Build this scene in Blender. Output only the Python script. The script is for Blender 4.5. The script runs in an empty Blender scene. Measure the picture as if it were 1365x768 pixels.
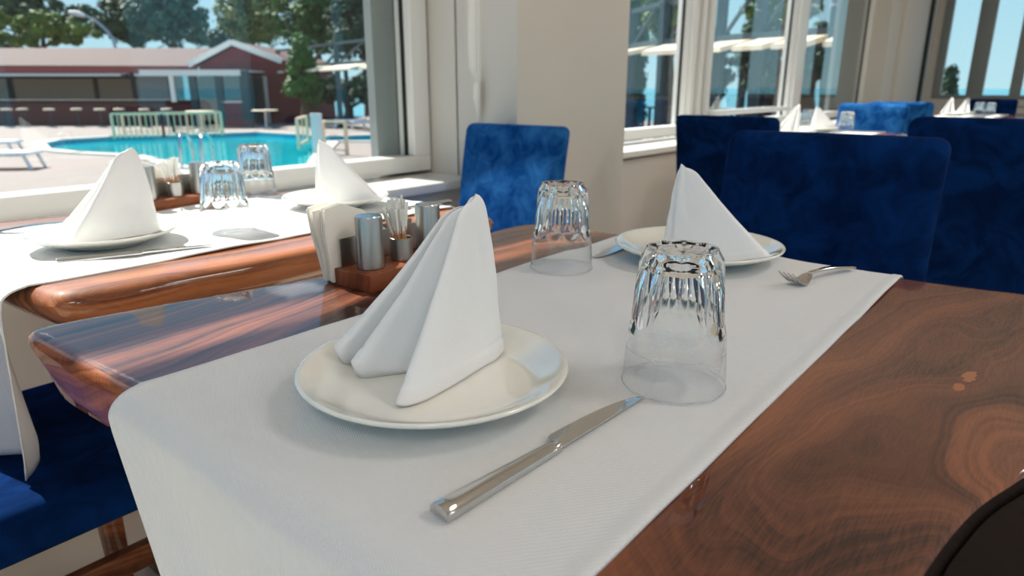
import bpy, bmesh, math, random
from mathutils import Vector, Matrix, noise
PI = math.pi
S = bpy.context.scene
COL = S.collection
# ------------------------------------------------------------------ camera
# World: X runs along the window wall, Y runs from the room towards that wall, Z is up (metres).
CAM_H = 1.01
PITCH = math.atan(267 / 910.0)
FPX = 910.0
HX = FPX * math.cos(PITCH) + 267 * math.sin(PITCH)
YAW = math.atan((1462 - 682.5) / HX)
FH = Vector((math.cos(YAW), math.sin(YAW), 0))
RT = Vector((math.sin(YAW), -math.cos(YAW), 0))
FW = FH * math.cos(PITCH) - Vector((0, 0, 1)) * math.sin(PITCH)
UP = FH * math.sin(PITCH) + Vector((0, 0, 1)) * math.cos(PITCH)
cam_d = bpy.data.cameras.new('camera')
cam = bpy.data.objects.new('camera', cam_d)
COL.objects.link(cam)
m = Matrix.Identity(4)
for r in range(3):
    m[r][0] = RT[r]; m[r][1] = UP[r]; m[r][2] = -FW[r]; m[r][3] = (0, 0, CAM_H)[r]
cam.matrix_world = m
cam_d.sensor_width = 36; cam_d.lens = 24.0
cam_d.clip_start = .02; cam_d.clip_end = 6000
cam_d.dof.use_dof = True; cam_d.dof.focus_distance = .66; cam_d.dof.aperture_fstop = 7.0
S.camera = cam
# ------------------------------------------------------------------ light
S.view_settings.view_transform = 'Standard'; S.view_settings.look = 'None'
S.view_settings.gamma = 1.0; S.view_settings.use_curve_mapping = False
S.view_settings.exposure = 0.57
SUN_DIR = Vector((.05, -1.0, -1.15)).normalized()
W = bpy.data.worlds.new('sky'); S.world = W; W.use_nodes = True
wn = W.node_tree.nodes; wl = W.node_tree.links
bgn = wn['Background']
# clear hazy summer sky: the same smooth fade from horizon to zenith all the way round
wtc = wn.new('ShaderNodeTexCoord'); wsp = wn.new('ShaderNodeSeparateXYZ'); wl.new(wtc.outputs['Generated'], wsp.inputs[0])
wrp = wn.new('ShaderNodeValToRGB'); we = wrp.color_ramp.elements
we[0].position = 0.0; we[0].color = (.46, .70, .78, 1); we[1].position = .9; we[1].color = (.10, .27, .62, 1)
x = we.new(.12); x.color = (.38, .64, .78, 1); x = we.new(.35); x.color = (.20, .44, .72, 1)
wl.new(wsp.outputs[2], wrp.inputs[0]); wl.new(wrp.outputs[0], bgn.inputs['Color'])
bgn.inputs['Strength'].default_value = .82
sd = bpy.data.lights.new('sun', 'SUN'); sd.energy = 7.5; sd.angle = math.radians(.6); sd.color = (1, .95, .88)
so = bpy.data.objects.new('sun', sd); COL.objects.link(so)
so.rotation_euler = SUN_DIR.to_track_quat('-Z', 'Y').to_euler()
CEIL_Z = 3.05
# fill panels added out of view to brighten the dining room: see fill_panel() below
FILL_W = 13.0

# ------------------------------------------------------------------ materials
def newmat(name):
    mt = bpy.data.materials.new(name); mt.use_nodes = True
    return mt, mt.node_tree.nodes, mt.node_tree.links, mt.node_tree.nodes['Principled BSDF']
def srgb(r, g, b):
    f = lambda c: (c / 255 / 12.92) if c / 255 <= .04045 else ((c / 255 + .055) / 1.055) ** 2.4
    return (f(r), f(g), f(b), 1)
def setp(b, **k):
    names = dict(rough='Roughness', metal='Metallic', spec='Specular IOR Level', coat='Coat Weight', coatr='Coat Roughness',
                 sheen='Sheen Weight', sheenr='Sheen Roughness', trans='Transmission Weight', ior='IOR', alpha='Alpha', sub='Subsurface Weight')
    for a, v in k.items(): b.inputs[names[a]].default_value = v
def plain(name, c, rough=.5, var=.06, scale=8, bump=0, bscale=200, **k):
    """colour with a slight procedural mottling and optional fine bump"""
    mt, n, l, b = newmat(name)
    setp(b, rough=rough, **k)
    tc = n.new('ShaderNodeTexCoord'); ns = n.new('ShaderNodeTexNoise'); ns.inputs['Scale'].default_value = scale
    ns.inputs['Detail'].default_value = 4
    l.new(tc.outputs['Object'], ns.inputs['Vector'])
    mx = n.new('ShaderNodeMix'); mx.data_type = 'RGBA'
    mx.inputs[6].default_value = tuple(x * (1 - var) for x in c[:3]) + (1,)
    mx.inputs[7].default_value = tuple(min(1, x * (1 + var)) for x in c[:3]) + (1,)
    l.new(ns.outputs['Fac'], mx.inputs[0]); l.new(mx.outputs[2], b.inputs['Base Color'])
    if bump:
        n2 = n.new('ShaderNodeTexNoise'); n2.inputs['Scale'].default_value = bscale; n2.inputs['Detail'].default_value = 3
        bp = n.new('ShaderNodeBump'); bp.inputs['Strength'].default_value = bump; bp.inputs['Distance'].default_value = .002
        l.new(tc.outputs['Object'], n2.inputs['Vector']); l.new(n2.outputs['Fac'], bp.inputs['Height']); l.new(bp.outputs[0], b.inputs['Normal'])
    return mt
def walnut(name, cx=0., cy=0., sx=.45, freq=70, dark=(60, 30, 22), mid=(104, 58, 40), light=(142, 84, 56), flecks=False, rough=.30, coat=.8):
    """figured walnut under gloss varnish: rings warped round a crotch at (cx, cy)"""
    mt, n, l, b = newmat(name)
    setp(b, rough=.5, spec=.12, coat=coat, coatr=.035)
    tc = n.new('ShaderNodeTexCoord'); mp = n.new('ShaderNodeMapping')
    mp.inputs['Location'].default_value = (-cx * sx, -cy, 0); mp.inputs['Scale'].default_value = (sx, 1, 1)
    l.new(tc.outputs['Object'], mp.inputs['Vector'])
    ns = n.new('ShaderNodeTexNoise'); ns.inputs['Scale'].default_value = 3.6; ns.inputs['Detail'].default_value = 2.5; ns.inputs['Roughness'].default_value = .45
    l.new(mp.outputs[0], ns.inputs['Vector'])
    sb = n.new('ShaderNodeVectorMath'); sb.operation = 'SUBTRACT'; sb.inputs[1].default_value = (.5, .5, .5); l.new(ns.outputs['Color'], sb.inputs[0])
    sc = n.new('ShaderNodeVectorMath'); sc.operation = 'SCALE'; sc.inputs['Scale'].default_value = .17; l.new(sb.outputs[0], sc.inputs[0])
    ad = n.new('ShaderNodeVectorMath'); ad.operation = 'ADD'; l.new(mp.outputs[0], ad.inputs[0]); l.new(sc.outputs[0], ad.inputs[1])
    ln = n.new('ShaderNodeVectorMath'); ln.operation = 'LENGTH'; l.new(ad.outputs[0], ln.inputs[0])
    cb = n.new('ShaderNodeCombineXYZ'); l.new(ln.outputs['Value'], cb.inputs[0])
    # growth rings = 1-D noise of the warped radius, at two scales
    r1 = n.new('ShaderNodeTexNoise'); r1.inputs['Scale'].default_value = freq * .42; r1.inputs['Detail'].default_value = 7; r1.inputs['Roughness'].default_value = .72
    l.new(cb.outputs[0], r1.inputs['Vector'])
    r2 = n.new('ShaderNodeTexNoise'); r2.inputs['Scale'].default_value = 7; r2.inputs['Detail'].default_value = 2
    l.new(ad.outputs[0], r2.inputs['Vector'])
    # pores: fine streaks along the length
    pm = n.new('ShaderNodeMapping'); pm.inputs['Scale'].default_value = (60, 700, 60); l.new(tc.outputs['Object'], pm.inputs['Vector'])
    r3 = n.new('ShaderNodeTexNoise'); r3.inputs['Scale'].default_value = 1; r3.inputs['Detail'].default_value = 2; l.new(pm.outputs[0], r3.inputs['Vector'])
    ma = n.new('ShaderNodeMath'); ma.operation = 'MULTIPLY_ADD'; ma.inputs[1].default_value = .78; l.new(r1.outputs['Fac'], ma.inputs[0])
    mb = n.new('ShaderNodeMath'); mb.operation = 'MULTIPLY'; mb.inputs[1].default_value = .22; l.new(r2.outputs['Fac'], mb.inputs[0]); l.new(mb.outputs[0], ma.inputs[2])
    mc = n.new('ShaderNodeMath'); mc.operation = 'MULTIPLY_ADD'; mc.inputs[1].default_value = .10; mc.inputs[2].default_value = -.05; l.new(r3.outputs['Fac'], mc.inputs[0])
    me = n.new('ShaderNodeMath'); me.operation = 'ADD'; l.new(ma.outputs[0], me.inputs[0]); l.new(mc.outputs[0], me.inputs[1])
    cr = n.new('ShaderNodeValToRGB'); e = cr.color_ramp.elements
    e[0].position = .43; e[0].color = srgb(*dark); e[1].position = .57; e[1].color = srgb(*light)
    x = e.new(.48); x.color = srgb(*mid)
    l.new(me.outputs[0], cr.inputs[0])
    # thin dark late-wood lines following the same rings
    r4 = n.new('ShaderNodeTexNoise'); r4.inputs['Scale'].default_value = freq * .8; r4.inputs['Detail'].default_value = 3; r4.inputs['Roughness'].default_value = .6
    r4.inputs['Distortion'].default_value = .0; l.new(cb.outputs[0], r4.inputs['Vector'])
    c4 = n.new('ShaderNodeValToRGB'); e4 = c4.color_ramp.elements; e4[0].position = .37; e4[0].color = (.42, .36, .34, 1); e4[1].position = .47; e4[1].color = (1, 1, 1, 1)
    l.new(r4.outputs['Fac'], c4.inputs[0])
    m4 = n.new('ShaderNodeMix'); m4.data_type = 'RGBA'; m4.blend_type = 'MULTIPLY'; m4.inputs[0].default_value = .8
    l.new(cr.outputs[0], m4.inputs[6]); l.new(c4.outputs[0], m4.inputs[7]); out = m4.outputs[2]
    if flecks:
        for (fx, fy, rx, ry) in flecks:
            fm = n.new('ShaderNodeMapping'); fm.inputs['Location'].default_value = (-fx / rx, -fy / ry, 0); fm.inputs['Scale'].default_value = (1 / rx, 1 / ry, 0)
            wv = n.new('ShaderNodeTexNoise'); wv.inputs['Scale'].default_value = 120; l.new(tc.outputs['Object'], wv.inputs['Vector'])
            l.new(tc.outputs['Object'], fm.inputs['Vector']); fl = n.new('ShaderNodeVectorMath'); fl.operation = 'LENGTH'; l.new(fm.outputs[0], fl.inputs[0])
            sm = n.new('ShaderNodeMath'); sm.operation = 'MULTIPLY_ADD'; sm.inputs[1].default_value = 1.6; l.new(wv.outputs['Fac'], sm.inputs[0]); l.new(fl.outputs['Value'], sm.inputs[2])
            lt = n.new('ShaderNodeMath'); lt.operation = 'LESS_THAN'; lt.inputs[1].default_value = 1.7; l.new(sm.outputs[0], lt.inputs[0])
            mx = n.new('ShaderNodeMix'); mx.data_type = 'RGBA'; mx.inputs[7].default_value = srgb(165, 98, 62); l.new(lt.outputs[0], mx.inputs[0]); l.new(out, mx.inputs[6]); out = mx.outputs[2]
    l.new(out, b.inputs['Base Color'])
    return mt
def woven(name, c, f=520, strength=.35, wrinkle=.0):
    mt, n, l, b = newmat(name)
    setp(b, rough=.85, sheen=.15, spec=.2)
    b.inputs['Base Color'].default_value = c
    tc = n.new('ShaderNodeTexCoord')
    hs = []
    for d in ((1, 1, 0), (0, 1, 1)):
        mp = n.new('ShaderNodeMapping'); mp.inputs['Rotation'].default_value = (0, 0, .5 if d[0] else -.9)
        wv = n.new('ShaderNodeTexWave'); wv.inputs['Scale'].default_value = f / 6.28 * (1 if d[0] else .55); wv.inputs['Distortion'].default_value = 0
        wv.inputs['Detail Scale'].default_value = 3
        l.new(tc.outputs['Object'], mp.inputs['Vector']); l.new(mp.outputs[0], wv.inputs['Vector']); hs.append(wv)
    ad = n.new('ShaderNodeMath'); ad.operation = 'ADD'; l.new(hs[0].outputs['Fac'], ad.inputs[0]); l.new(hs[1].outputs['Fac'], ad.inputs[1])
    bp = n.new('ShaderNodeBump'); bp.inputs['Strength'].default_value = strength; bp.inputs['Distance'].default_value = .0006
    l.new(ad.outputs[0], bp.inputs['Height']); l.new(bp.outputs[0], b.inputs['Normal'])
    return mt
def velvet(name, c, c2, sh):
    mt, n, l, b = newmat(name)
    setp(b, rough=.95, sheen=sh, sheenr=.35, spec=.03)
    b.inputs['Sheen Tint'].default_value = srgb(24, 96, 205)
    tc = n.new('ShaderNodeTexCoord'); ns = n.new('ShaderNodeTexNoise'); ns.inputs['Scale'].default_value = 13; ns.inputs['Detail'].default_value = 6; ns.inputs['Roughness'].default_value = .62; ns.inputs['Distortion'].default_value = .8
    l.new(tc.outputs['Object'], ns.inputs['Vector'])
    cr = n.new('ShaderNodeValToRGB'); e = cr.color_ramp.elements; e[0].position = .38; e[0].color = c; e[1].position = .68; e[1].color = c2
    l.new(ns.outputs['Fac'], cr.inputs[0]); l.new(cr.outputs[0], b.inputs['Base Color'])
    bp = n.new('ShaderNodeBump'); bp.inputs['Strength'].default_value = .35; bp.inputs['Distance'].default_value = .004
    l.new(ns.outputs['Fac'], bp.inputs['Height']); l.new(bp.outputs[0], b.inputs['Normal'])
    return mt
def pane_mat(name, tint=(1, 1, 1), refl=1.0):
    """thin window glass: Fresnel mix of clear transmission and mirror"""
    mt, n, l, b = newmat(name); n.remove(b)
    out = n['Material Output']; tr = n.new('ShaderNodeBsdfTransparent'); gl = n.new('ShaderNodeBsdfGlossy'); mx = n.new('ShaderNodeMixShader')
    tr.inputs[0].default_value = (*tint, 1); gl.inputs['Roughness'].default_value = 0
    fr = n.new('ShaderNodeFresnel'); fr.inputs['IOR'].default_value = 1.45
    # the same reflectance from both faces of the pane (the node inverts the IOR on back faces)
    ge = n.new('ShaderNodeNewGeometry'); mi = n.new('ShaderNodeMath'); mi.operation = 'MULTIPLY_ADD'; mi.inputs[1].default_value = 1 / 1.45 - 1.45; mi.inputs[2].default_value = 1.45
    l.new(ge.outputs['Backfacing'], mi.inputs[0]); l.new(mi.outputs[0], fr.inputs['IOR'])
    mm = n.new('ShaderNodeMath'); mm.operation = 'MULTIPLY'; mm.inputs[1].default_value = refl; mm.use_clamp = True
    l.new(fr.outputs[0], mm.inputs[0]); l.new(mm.outputs[0], mx.inputs[0]); l.new(tr.outputs[0], mx.inputs[1]); l.new(gl.outputs[0], mx.inputs[2]); l.new(mx.outputs[0], out.inputs['Surface'])
    return mt
def metal(name, c=(200, 200, 200), rough=.15, brushed=False):
    mt, n, l, b = newmat(name); setp(b, rough=rough, metal=1); b.inputs['Base Color'].default_value = srgb(*c)
    if brushed:
        tc = n.new('ShaderNodeTexCoord'); mp = n.new('ShaderNodeMapping'); mp.inputs['Scale'].default_value = (40, 40, 1800)
        ns = n.new('ShaderNodeTexNoise'); ns.inputs['Scale'].default_value = 1; l.new(tc.outputs['Object'], mp.inputs['Vector']); l.new(mp.outputs[0], ns.inputs['Vector'])
        bp = n.new('ShaderNodeBump'); bp.inputs['Strength'].default_value = .12; bp.inputs['Distance'].default_value = .0005; l.new(ns.outputs['Fac'], bp.inputs['Height']); l.new(bp.outputs[0], b.inputs['Normal'])
    return mt
def leafmat(name, c, c2):
    mt, n, l, b = newmat(name); setp(b, rough=.6, spec=.25)
    tc = n.new('ShaderNodeTexCoord'); ns = n.new('ShaderNodeTexNoise'); ns.inputs['Scale'].default_value = .9; ns.inputs['Detail'].default_value = 5
    l.new(tc.outputs['Object'], ns.inputs['Vector']); cr = n.new('ShaderNodeValToRGB'); e = cr.color_ramp.elements
    e[0].position = .35; e[0].color = srgb(*c); e[1].position = .68; e[1].color = srgb(*c2)
    l.new(ns.outputs['Fac'], cr.inputs[0]); l.new(cr.outputs[0], b.inputs['Base Color'])
    return mt
M = {}
M['wall'] = plain('cream wall paint', srgb(212, 206, 196), .7, .02, 3, .15, 300)
M['white_frame'] = plain('white window plastic', srgb(232, 230, 224), .28, .015, 3)
M['grey_frame'] = plain('grey outer cladding', srgb(135, 140, 138), .5, .03, 3)
M['rubber'] = plain('black gasket', srgb(30, 32, 32), .6)
M['ceiling'] = plain('ceiling paint', srgb(225, 220, 212), .8, .02, 2)
M['pane'] = pane_mat('window glass', (.96, .985, .98))
M['walnut1'] = walnut('walnut slab', .78, -.03, .5, 95, (48, 24, 16), (98, 54, 36), (140, 82, 52), flecks=[(.716, .043, .014, .006), (.682, .047, .010, .0045)])
M['walnut2'] = walnut('walnut slab by window', .9, 1.9, .35, 95, (100, 56, 34), (146, 86, 52), (176, 110, 70))  # same walnut as the near slab, coloured lighter as if sunlit
M['edge_wood'] = walnut('sapwood edge', .3, .4, .3, 60, (92, 46, 28), (140, 78, 46), (186, 118, 74))
M['bark'] = plain('shade-dark end slope', srgb(26, 15, 9), .75, .3, 14, .6, 60, spec=.1)  # near-black base colour stands in for shade at the table end
M['chair_wood'] = walnut('brown chair wood', 0, .1, .3, 50, (70, 38, 22), (104, 60, 36), (134, 82, 50), coat=.3)
M['pale_wood'] = walnut('pale chair wood', 0, .1, .3, 50, (150, 105, 70), (176, 130, 90), (196, 150, 108), coat=.3)
M['block_wood'] = walnut('reddish caddy wood', 0, .3, .4, 60, (100, 50, 28), (124, 66, 40), (142, 82, 50), coat=.25, rough=.4)
M['linen'] = woven('white twill runner', srgb(226, 226, 226), 1150, .45)
M['napkin'] = woven('white cotton napkin', srgb(242, 241, 240), 2600, .22)
M['ceramic'] = plain('cream glazed ceramic', srgb(242, 240, 229), .12, .01, 5, coat=1.0, coatr=.03)
M['steel'] = metal('polished steel', (205, 203, 200), .10)
M['brushed'] = metal('brushed steel', (178, 174, 168), .30, True)
M['blue_lid'] = metal('steel lid', (190, 200, 205), .25)
M['velvet'] = velvet('shaded blue velvet', srgb(4, 26, 62), srgb(8, 44, 96), .03)  # chairs' blue velvet with the room's shade put into the colour
M['velvet_lit'] = velvet('lit blue velvet', srgb(12, 62, 120), srgb(44, 104, 162), .5)  # same chair velvet with window light put into the colour
M['paper'] = plain('paper napkin', srgb(236, 230, 218), .8, .02, 20)
M['sleeve'] = plain('toothpick sleeve paper', srgb(240, 238, 230), .6, .02, 20)
M['stick'] = plain('toothpick wood', srgb(205, 150, 105), .6, .08, 60)
mt, n, l, b = newmat('drinking glass'); setp(b, rough=0, trans=1, ior=1.48); b.inputs['Base Color'].default_value = (.985, .995, .99, 1); M['glass'] = mt
M['thin_glass'] = pane_mat('thin glass lip', (.985, .99, .99), 1.7)
M['tile'] = plain('beige floor tile', srgb(206, 192, 172), .35, .06, 6)
M['grout'] = plain('grout', srgb(150, 140, 126), .8)
M['chain'] = plain('white plastic chain', srgb(235, 232, 224), .4)
M['blind'] = plain('cream blind fabric', srgb(226, 220, 208), .9, .02, 10)
# outside
M['deck'] = plain('pale pool deck', srgb(142, 129, 120), .85, .10, 1.4, .2, 30)
M['coping'] = plain('white pool coping', srgb(188, 182, 172), .7, .04, 2)
M['pool_tile'] = plain('pool lining', srgb(40, 160, 185), .4, .05, 4)
mt, n, l, b = newmat('pool water'); setp(b, rough=.04, spec=.5)
b.inputs['Base Color'].default_value = srgb(4, 172, 182)
tc = n.new('ShaderNodeTexCoord'); ns = n.new('ShaderNodeTexNoise'); ns.inputs['Scale'].default_value = 3.0; ns.inputs['Detail'].default_value = 4
bp = n.new('ShaderNodeBump'); bp.inputs['Strength'].default_value = .25; bp.inputs['Distance'].default_value = .05
l.new(tc.outputs['Object'], ns.inputs['Vector']); l.new(ns.outputs['Fac'], bp.inputs['Height']); l.new(bp.outputs[0], b.inputs['Normal']); M['water'] = mt
mt, n, l, b = newmat('sea water'); setp(b, rough=.35, spec=.3); b.inputs['Base Color'].default_value = srgb(78, 140, 150); M['sea'] = mt
M['roof'] = plain('brown roof felt', srgb(96, 74, 68), .85, .12, 2, .3, 12)
def brickmat(name, c1, c2, mort):
    mt, n, l, b = newmat(name); setp(b, rough=.85)
    tc = n.new('ShaderNodeTexCoord'); bk = n.new('ShaderNodeTexBrick'); bk.inputs['Color1'].default_value = c1; bk.inputs['Color2'].default_value = c2; bk.inputs['Mortar'].default_value = mort
    bk.inputs['Scale'].default_value = 1; bk.inputs['Brick Width'].default_value = .24; bk.inputs['Row Height'].default_value = .08; bk.inputs['Mortar Size'].default_value = .008
    mp = n.new('ShaderNodeMapping'); mp.inputs['Rotation'].default_value = (PI / 2, 0, 0)
    l.new(tc.outputs['Object'], mp.inputs['Vector']); l.new(mp.outputs[0], bk.inputs['Vector']); l.new(bk.outputs['Color'], b.inputs['Base Color'])
    return mt
M['redwall'] = brickmat('dark red brickwork', srgb(128, 50, 52), srgb(112, 40, 44), srgb(96, 44, 44))
M['maroon'] = plain('maroon counter', srgb(82, 34, 36), .6, .15, 3)
M['fascia'] = plain('red fascia', srgb(140, 62, 60), .7, .06)
M['ext_white'] = plain('white outside paint', srgb(225, 222, 214), .6, .04)
M['dark'] = plain('dark shade board', srgb(38, 30, 28), .8, .15)
M['beige_panel'] = plain('beige woven panel', srgb(128, 112, 94), .8, .12, 6)
M['dark_post'] = plain('slate grey metal', srgb(44, 58, 64), .5, .05)
M['gold_metal'] = plain('beige railing metal', srgb(240, 208, 168), .4, .05)
M['cream'] = plain('cream awning', srgb(232, 214, 186), .8, .04)
M['plastic'] = plain('white lounger plastic', srgb(236, 236, 234), .4, .03)
M['mesh_grey'] = plain('grey lounger mesh', srgb(150, 165, 175), .7, .05)
M['trunk'] = plain('bark brown', srgb(74, 58, 44), .9, .25, 5, .5, 20)
M['g1'] = leafmat('light green leaves', (58, 84, 22), (118, 138, 48))
M['g2'] = leafmat('dark green leaves', (24, 52, 34), (56, 92, 62))
M['g3'] = leafmat('bluish green leaves', (38, 74, 58), (82, 118, 98))
M['g4'] = leafmat('olive green leaves', (84, 100, 48), (142, 150, 92))
M['g5'] = leafmat('bright green leaves', (26, 70, 22), (62, 112, 40))
M['glass_ext'] = pane_mat('outside reflecting glass', (.55, .75, .8), 4.0)
M['lampgrey'] = plain('galvanised steel', srgb(170, 176, 180), .4, .05)

# ------------------------------------------------------------------ mesh helpers
class MB:
    def __init__(s): s.v = []; s.f = []
    def add(s, vs, fs):
        k = len(s.v); s.v += [tuple(p) for p in vs]; s.f += [tuple(i + k for i in f) for f in fs]; return s
    def box(s, x0, x1, y0, y1, z0, z1):
        return s.add([(x0, y0, z0), (x1, y0, z0), (x1, y1, z0), (x0, y1, z0), (x0, y0, z1), (x1, y0, z1), (x1, y1, z1), (x0, y1, z1)],
                     [(0, 3, 2, 1), (4, 5, 6, 7), (0, 1, 5, 4), (1, 2, 6, 5), (2, 3, 7, 6), (3, 0, 4, 7)])
    def hexa(s, b4, t4):
        return s.add(list(b4) + list(t4), [(0, 3, 2, 1), (4, 5, 6, 7), (0, 1, 5, 4), (1, 2, 6, 5), (2, 3, 7, 6), (3, 0, 4, 7)])
    def bar(s, p, q, w, h=None, up=(0, 0, 1)):
        h = h or w; p = Vector(p); q = Vector(q); d = (q - p).normalized(); u = Vector(up)
        if abs(d.dot(u)) > .95: u = Vector((1, 0, 0))
        a = d.cross(u).normalized() * w / 2; c = a.cross(d).normalized() * h / 2
        return s.hexa([p - a - c, p + a - c, p + a + c, p - a + c], [q - a - c, q + a - c, q + a + c, q - a + c])
    def tube(s, pts, r, n=10, cap=True):
        pts = [Vector(p) for p in pts]; N = len(pts); rs = r if isinstance(r, (list, tuple)) else [r] * N
        k = len(s.v); a = None
        for i, p in enumerate(pts):
            d = (pts[min(i + 1, N - 1)] - pts[max(i - 1, 0)]).normalized()
            if a is None:
                u = Vector((0, 0, 1)) if abs(d.z) < .9 else Vector((1, 0, 0)); a = d.cross(u).normalized()
            else: a = (a - d * a.dot(d)).normalized()
            c = d.cross(a)
            for j in range(n):
                t = 2 * PI * j / n; s.v.append(tuple(p + (a * math.cos(t) + c * math.sin(t)) * rs[i]))
        for i in range(N - 1):
            for j in range(n):
                s.f.append((k + i * n + j, k + i * n + (j + 1) % n, k + (i + 1) * n + (j + 1) % n, k + (i + 1) * n + j))
        if cap:
            s.f.append(tuple(k + j for j in reversed(range(n)))); s.f.append(tuple(k + (N - 1) * n + j for j in range(n)))
        return s
    def lathe(s, prof, c=(0, 0, 0), n=48, closed=False):
        k = len(s.v); P = len(prof)
        for (r, z) in prof:
            for j in range(n):
                t = 2 * PI * j / n; s.v.append((c[0] + r * math.cos(t), c[1] + r * math.sin(t), c[2] + z))
        for i in range(P if closed else P - 1):
            a = k + i * n; b2 = k + ((i + 1) % P) * n
            for j in range(n): s.f.append((a + j, a + (j + 1) % n, b2 + (j + 1) % n, b2 + j))
        if not closed:
            s.f.append(tuple(k + j for j in reversed(range(n)))); s.f.append(tuple(k + (P - 1) * n + j for j in range(n)))
        return s
    def build(s, name, mat, parent=None, smooth=False, angle=None, bevel=0, bsegs=2, loc=None):
        me = bpy.data.meshes.new(name); me.from_pydata(s.v, [], s.f); me.update()
        bm = bmesh.new(); bm.from_mesh(me); bmesh.ops.recalc_face_normals(bm, faces=bm.faces)
        if bevel:
            ed = [e for e in bm.edges if len(e.link_faces) == 2 and e.calc_face_angle(0) > .6]
            bmesh.ops.bevel(bm, geom=ed, offset=bevel, segments=bsegs, profile=.5, affect='EDGES', clamp_overlap=True)
        bm.to_mesh(me); bm.free()
        me.materials.append(M[mat] if isinstance(mat, str) else mat)
        if smooth or bevel or angle:
            me.shade_smooth()
            if not smooth or angle: me.set_sharp_from_angle(angle=math.radians(angle or 35))
        o = bpy.data.objects.new(name, me); COL.objects.link(o)
        if parent: o.parent = parent
        if loc: o.location = loc
        return o
def tag(o, label=None, cat=None, group=None, kind=None):
    if label: o['label'] = label
    if cat: o['category'] = cat
    if group: o['group'] = group
    if kind: o['kind'] = kind
    return o
def thing(name, loc=(0, 0, 0), rz=0, label=None, cat=None, group=None, kind=None):
    o = bpy.data.objects.new(name, None); COL.objects.link(o); o.location = loc; o.rotation_euler = (0, 0, rz); o.empty_display_size = .05
    return tag(o, label, cat, group, kind)
def dup(root, loc=None, rz=None, label=None, group=None, parent=None):
    r = root.copy(); COL.objects.link(r)
    if parent is not None: r.parent = parent
    if loc is not None: r.location = loc
    if rz is not None: r.rotation_euler = (0, 0, rz)
    if label: r['label'] = label
    if group: r['group'] = group
    for ch in list(root.children): dup(ch, parent=r)
    return r
def catmull(P, n=8, closed=True):
    out = []; N = len(P)
    for i in range(N if closed else N - 1):
        g = lambda k: Vector(P[k % N]) if closed else Vector(P[max(0, min(N - 1, k))])
        a, b_, c, d = g(i - 1), g(i), g(i + 1), g(i + 2)
        for j in range(n):
            t = j / n
            out.append(.5 * ((2 * b_) + (-a + c) * t + (2 * a - 5 * b_ + 4 * c - d) * t * t + (-a + 3 * b_ - 3 * c + d) * t ** 3))
    if not closed: out.append(Vector(P[-1]))
    return out
def sm(t): t = max(0, min(1, t)); return t * t * (3 - 2 * t)

# ================================================================== THE ROOM
WV = 2.19      # glass plane of the window wall
FR = -3.2      # left end of the room
EW = 12.0      # end wall
BK = -4.2      # back wall
def struct(name, mb, mat, parent=None, **k):
    o = mb.build(name, mat, parent, **k)
    if not parent: o['kind'] = 'structure'
    return o
# floor: tiles with recessed joints near the camera, one slab beyond
fl = thing('floor', (0, 0, 0), kind='structure')
MB().box(FR - .2, EW + .2, BK - .2, 2.4, -.12, -.004).build('floor_base', 'grout', fl)
tile = None
TS = .6
for i in range(-1, 5):
    for j in range(-1, 3):
        x0, y0 = i * TS, j * TS + .15
        if tile is None:
            tile = MB().box(0.002, TS - .002, .002, TS - .002, -.01, 0).build('tile', 'tile', fl, bevel=.0015, bsegs=1)
            o = tile
        else: o = tile.copy(); COL.objects.link(o)
        o.location = (x0, y0, 0)
oth = MB()
for i in range(-6, 20):
    for j in range(-8, 4):
        if -1 <= i < 5 and -1 <= j < 3: continue
        x0, y0 = i * TS, j * TS + .15
        if x0 < FR or x0 + TS > EW + .01 or y0 + TS > 2.2 or y0 < BK - .3: continue
        oth.box(x0 + .002, x0 + TS - .002, y0 + .002, y0 + TS - .002, -.01, 0)
tag(oth.build('tiling', 'tile', fl), kind='stuff')
c_ = struct('ceiling', MB().box(FR - .2, EW + .2, BK - .2, 2.5, CEIL_Z, CEIL_Z + .15), 'ceiling')
def fill_panel(x, y, lab):
    t = thing('fill_panel', (x, y, CEIL_Z), 0, lab, 'lamp', 'added fill panels')
    MB().box(-.32, .32, -.32, .32, -.03, 0).build('fill_housing', 'white_frame', t, bevel=.004)
    ld = bpy.data.lights.new('fill_light', 'AREA'); ld.shape = 'SQUARE'; ld.size = .58; ld.energy = FILL_W; ld.color = (1, .965, .93)
    lo = bpy.data.objects.new('fill_light', ld); COL.objects.link(lo); lo.parent = t; lo.location = (0, 0, -.04)
for x in (-1.6, 1.6, 4.8, 8.4):
    for y in (-3.2, -1.3):
        fill_panel(x, y, 'square white fill panel added out of view at the ceiling')
# window-side wall: parapet, header and the solid pieces between windows
w = MB()
w.box(FR, EW, 1.95, 2.40, -.02, .62)
w.box(FR, EW, 1.95, 2.40, 2.86, CEIL_Z)
w.box(2.075, 2.9, 2.0, 2.40, .62, 2.86)
w.box(9.2, EW, 1.95, 2.40, .62, 2.86)
w.box(FR, -2.6, 1.95, 2.40, .62, 2.86)
struct('wall_window_side', w, 'wall')
struct('pillar', MB().box(2.075, 2.88, 1.68, 1.99, 0, CEIL_Z), 'wall', bevel=.004)
struct('pillar', MB().box(9.72, 11.1, 1.9, 1.96, 0, CEIL_Z), 'wall', bevel=.004)
struct('trim_1', MB().box(11.1, 11.2, 1.86, 1.95, 0, CEIL_Z), 'rubber')
# exterior slate-grey columns seen through the glass
struct('outer_column', MB().box(1.862, 2.074, 2.246, 2.29, .60, 2.95), 'grey_frame')
struct('outer_column', MB().box(8.22, 9.19, 2.246, 2.29, .60, 2.95), 'grey_frame')
struct('baseboard_window_side', MB().box(FR, 2.06, 1.935, 1.95, 0, .08), 'wall')
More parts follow.
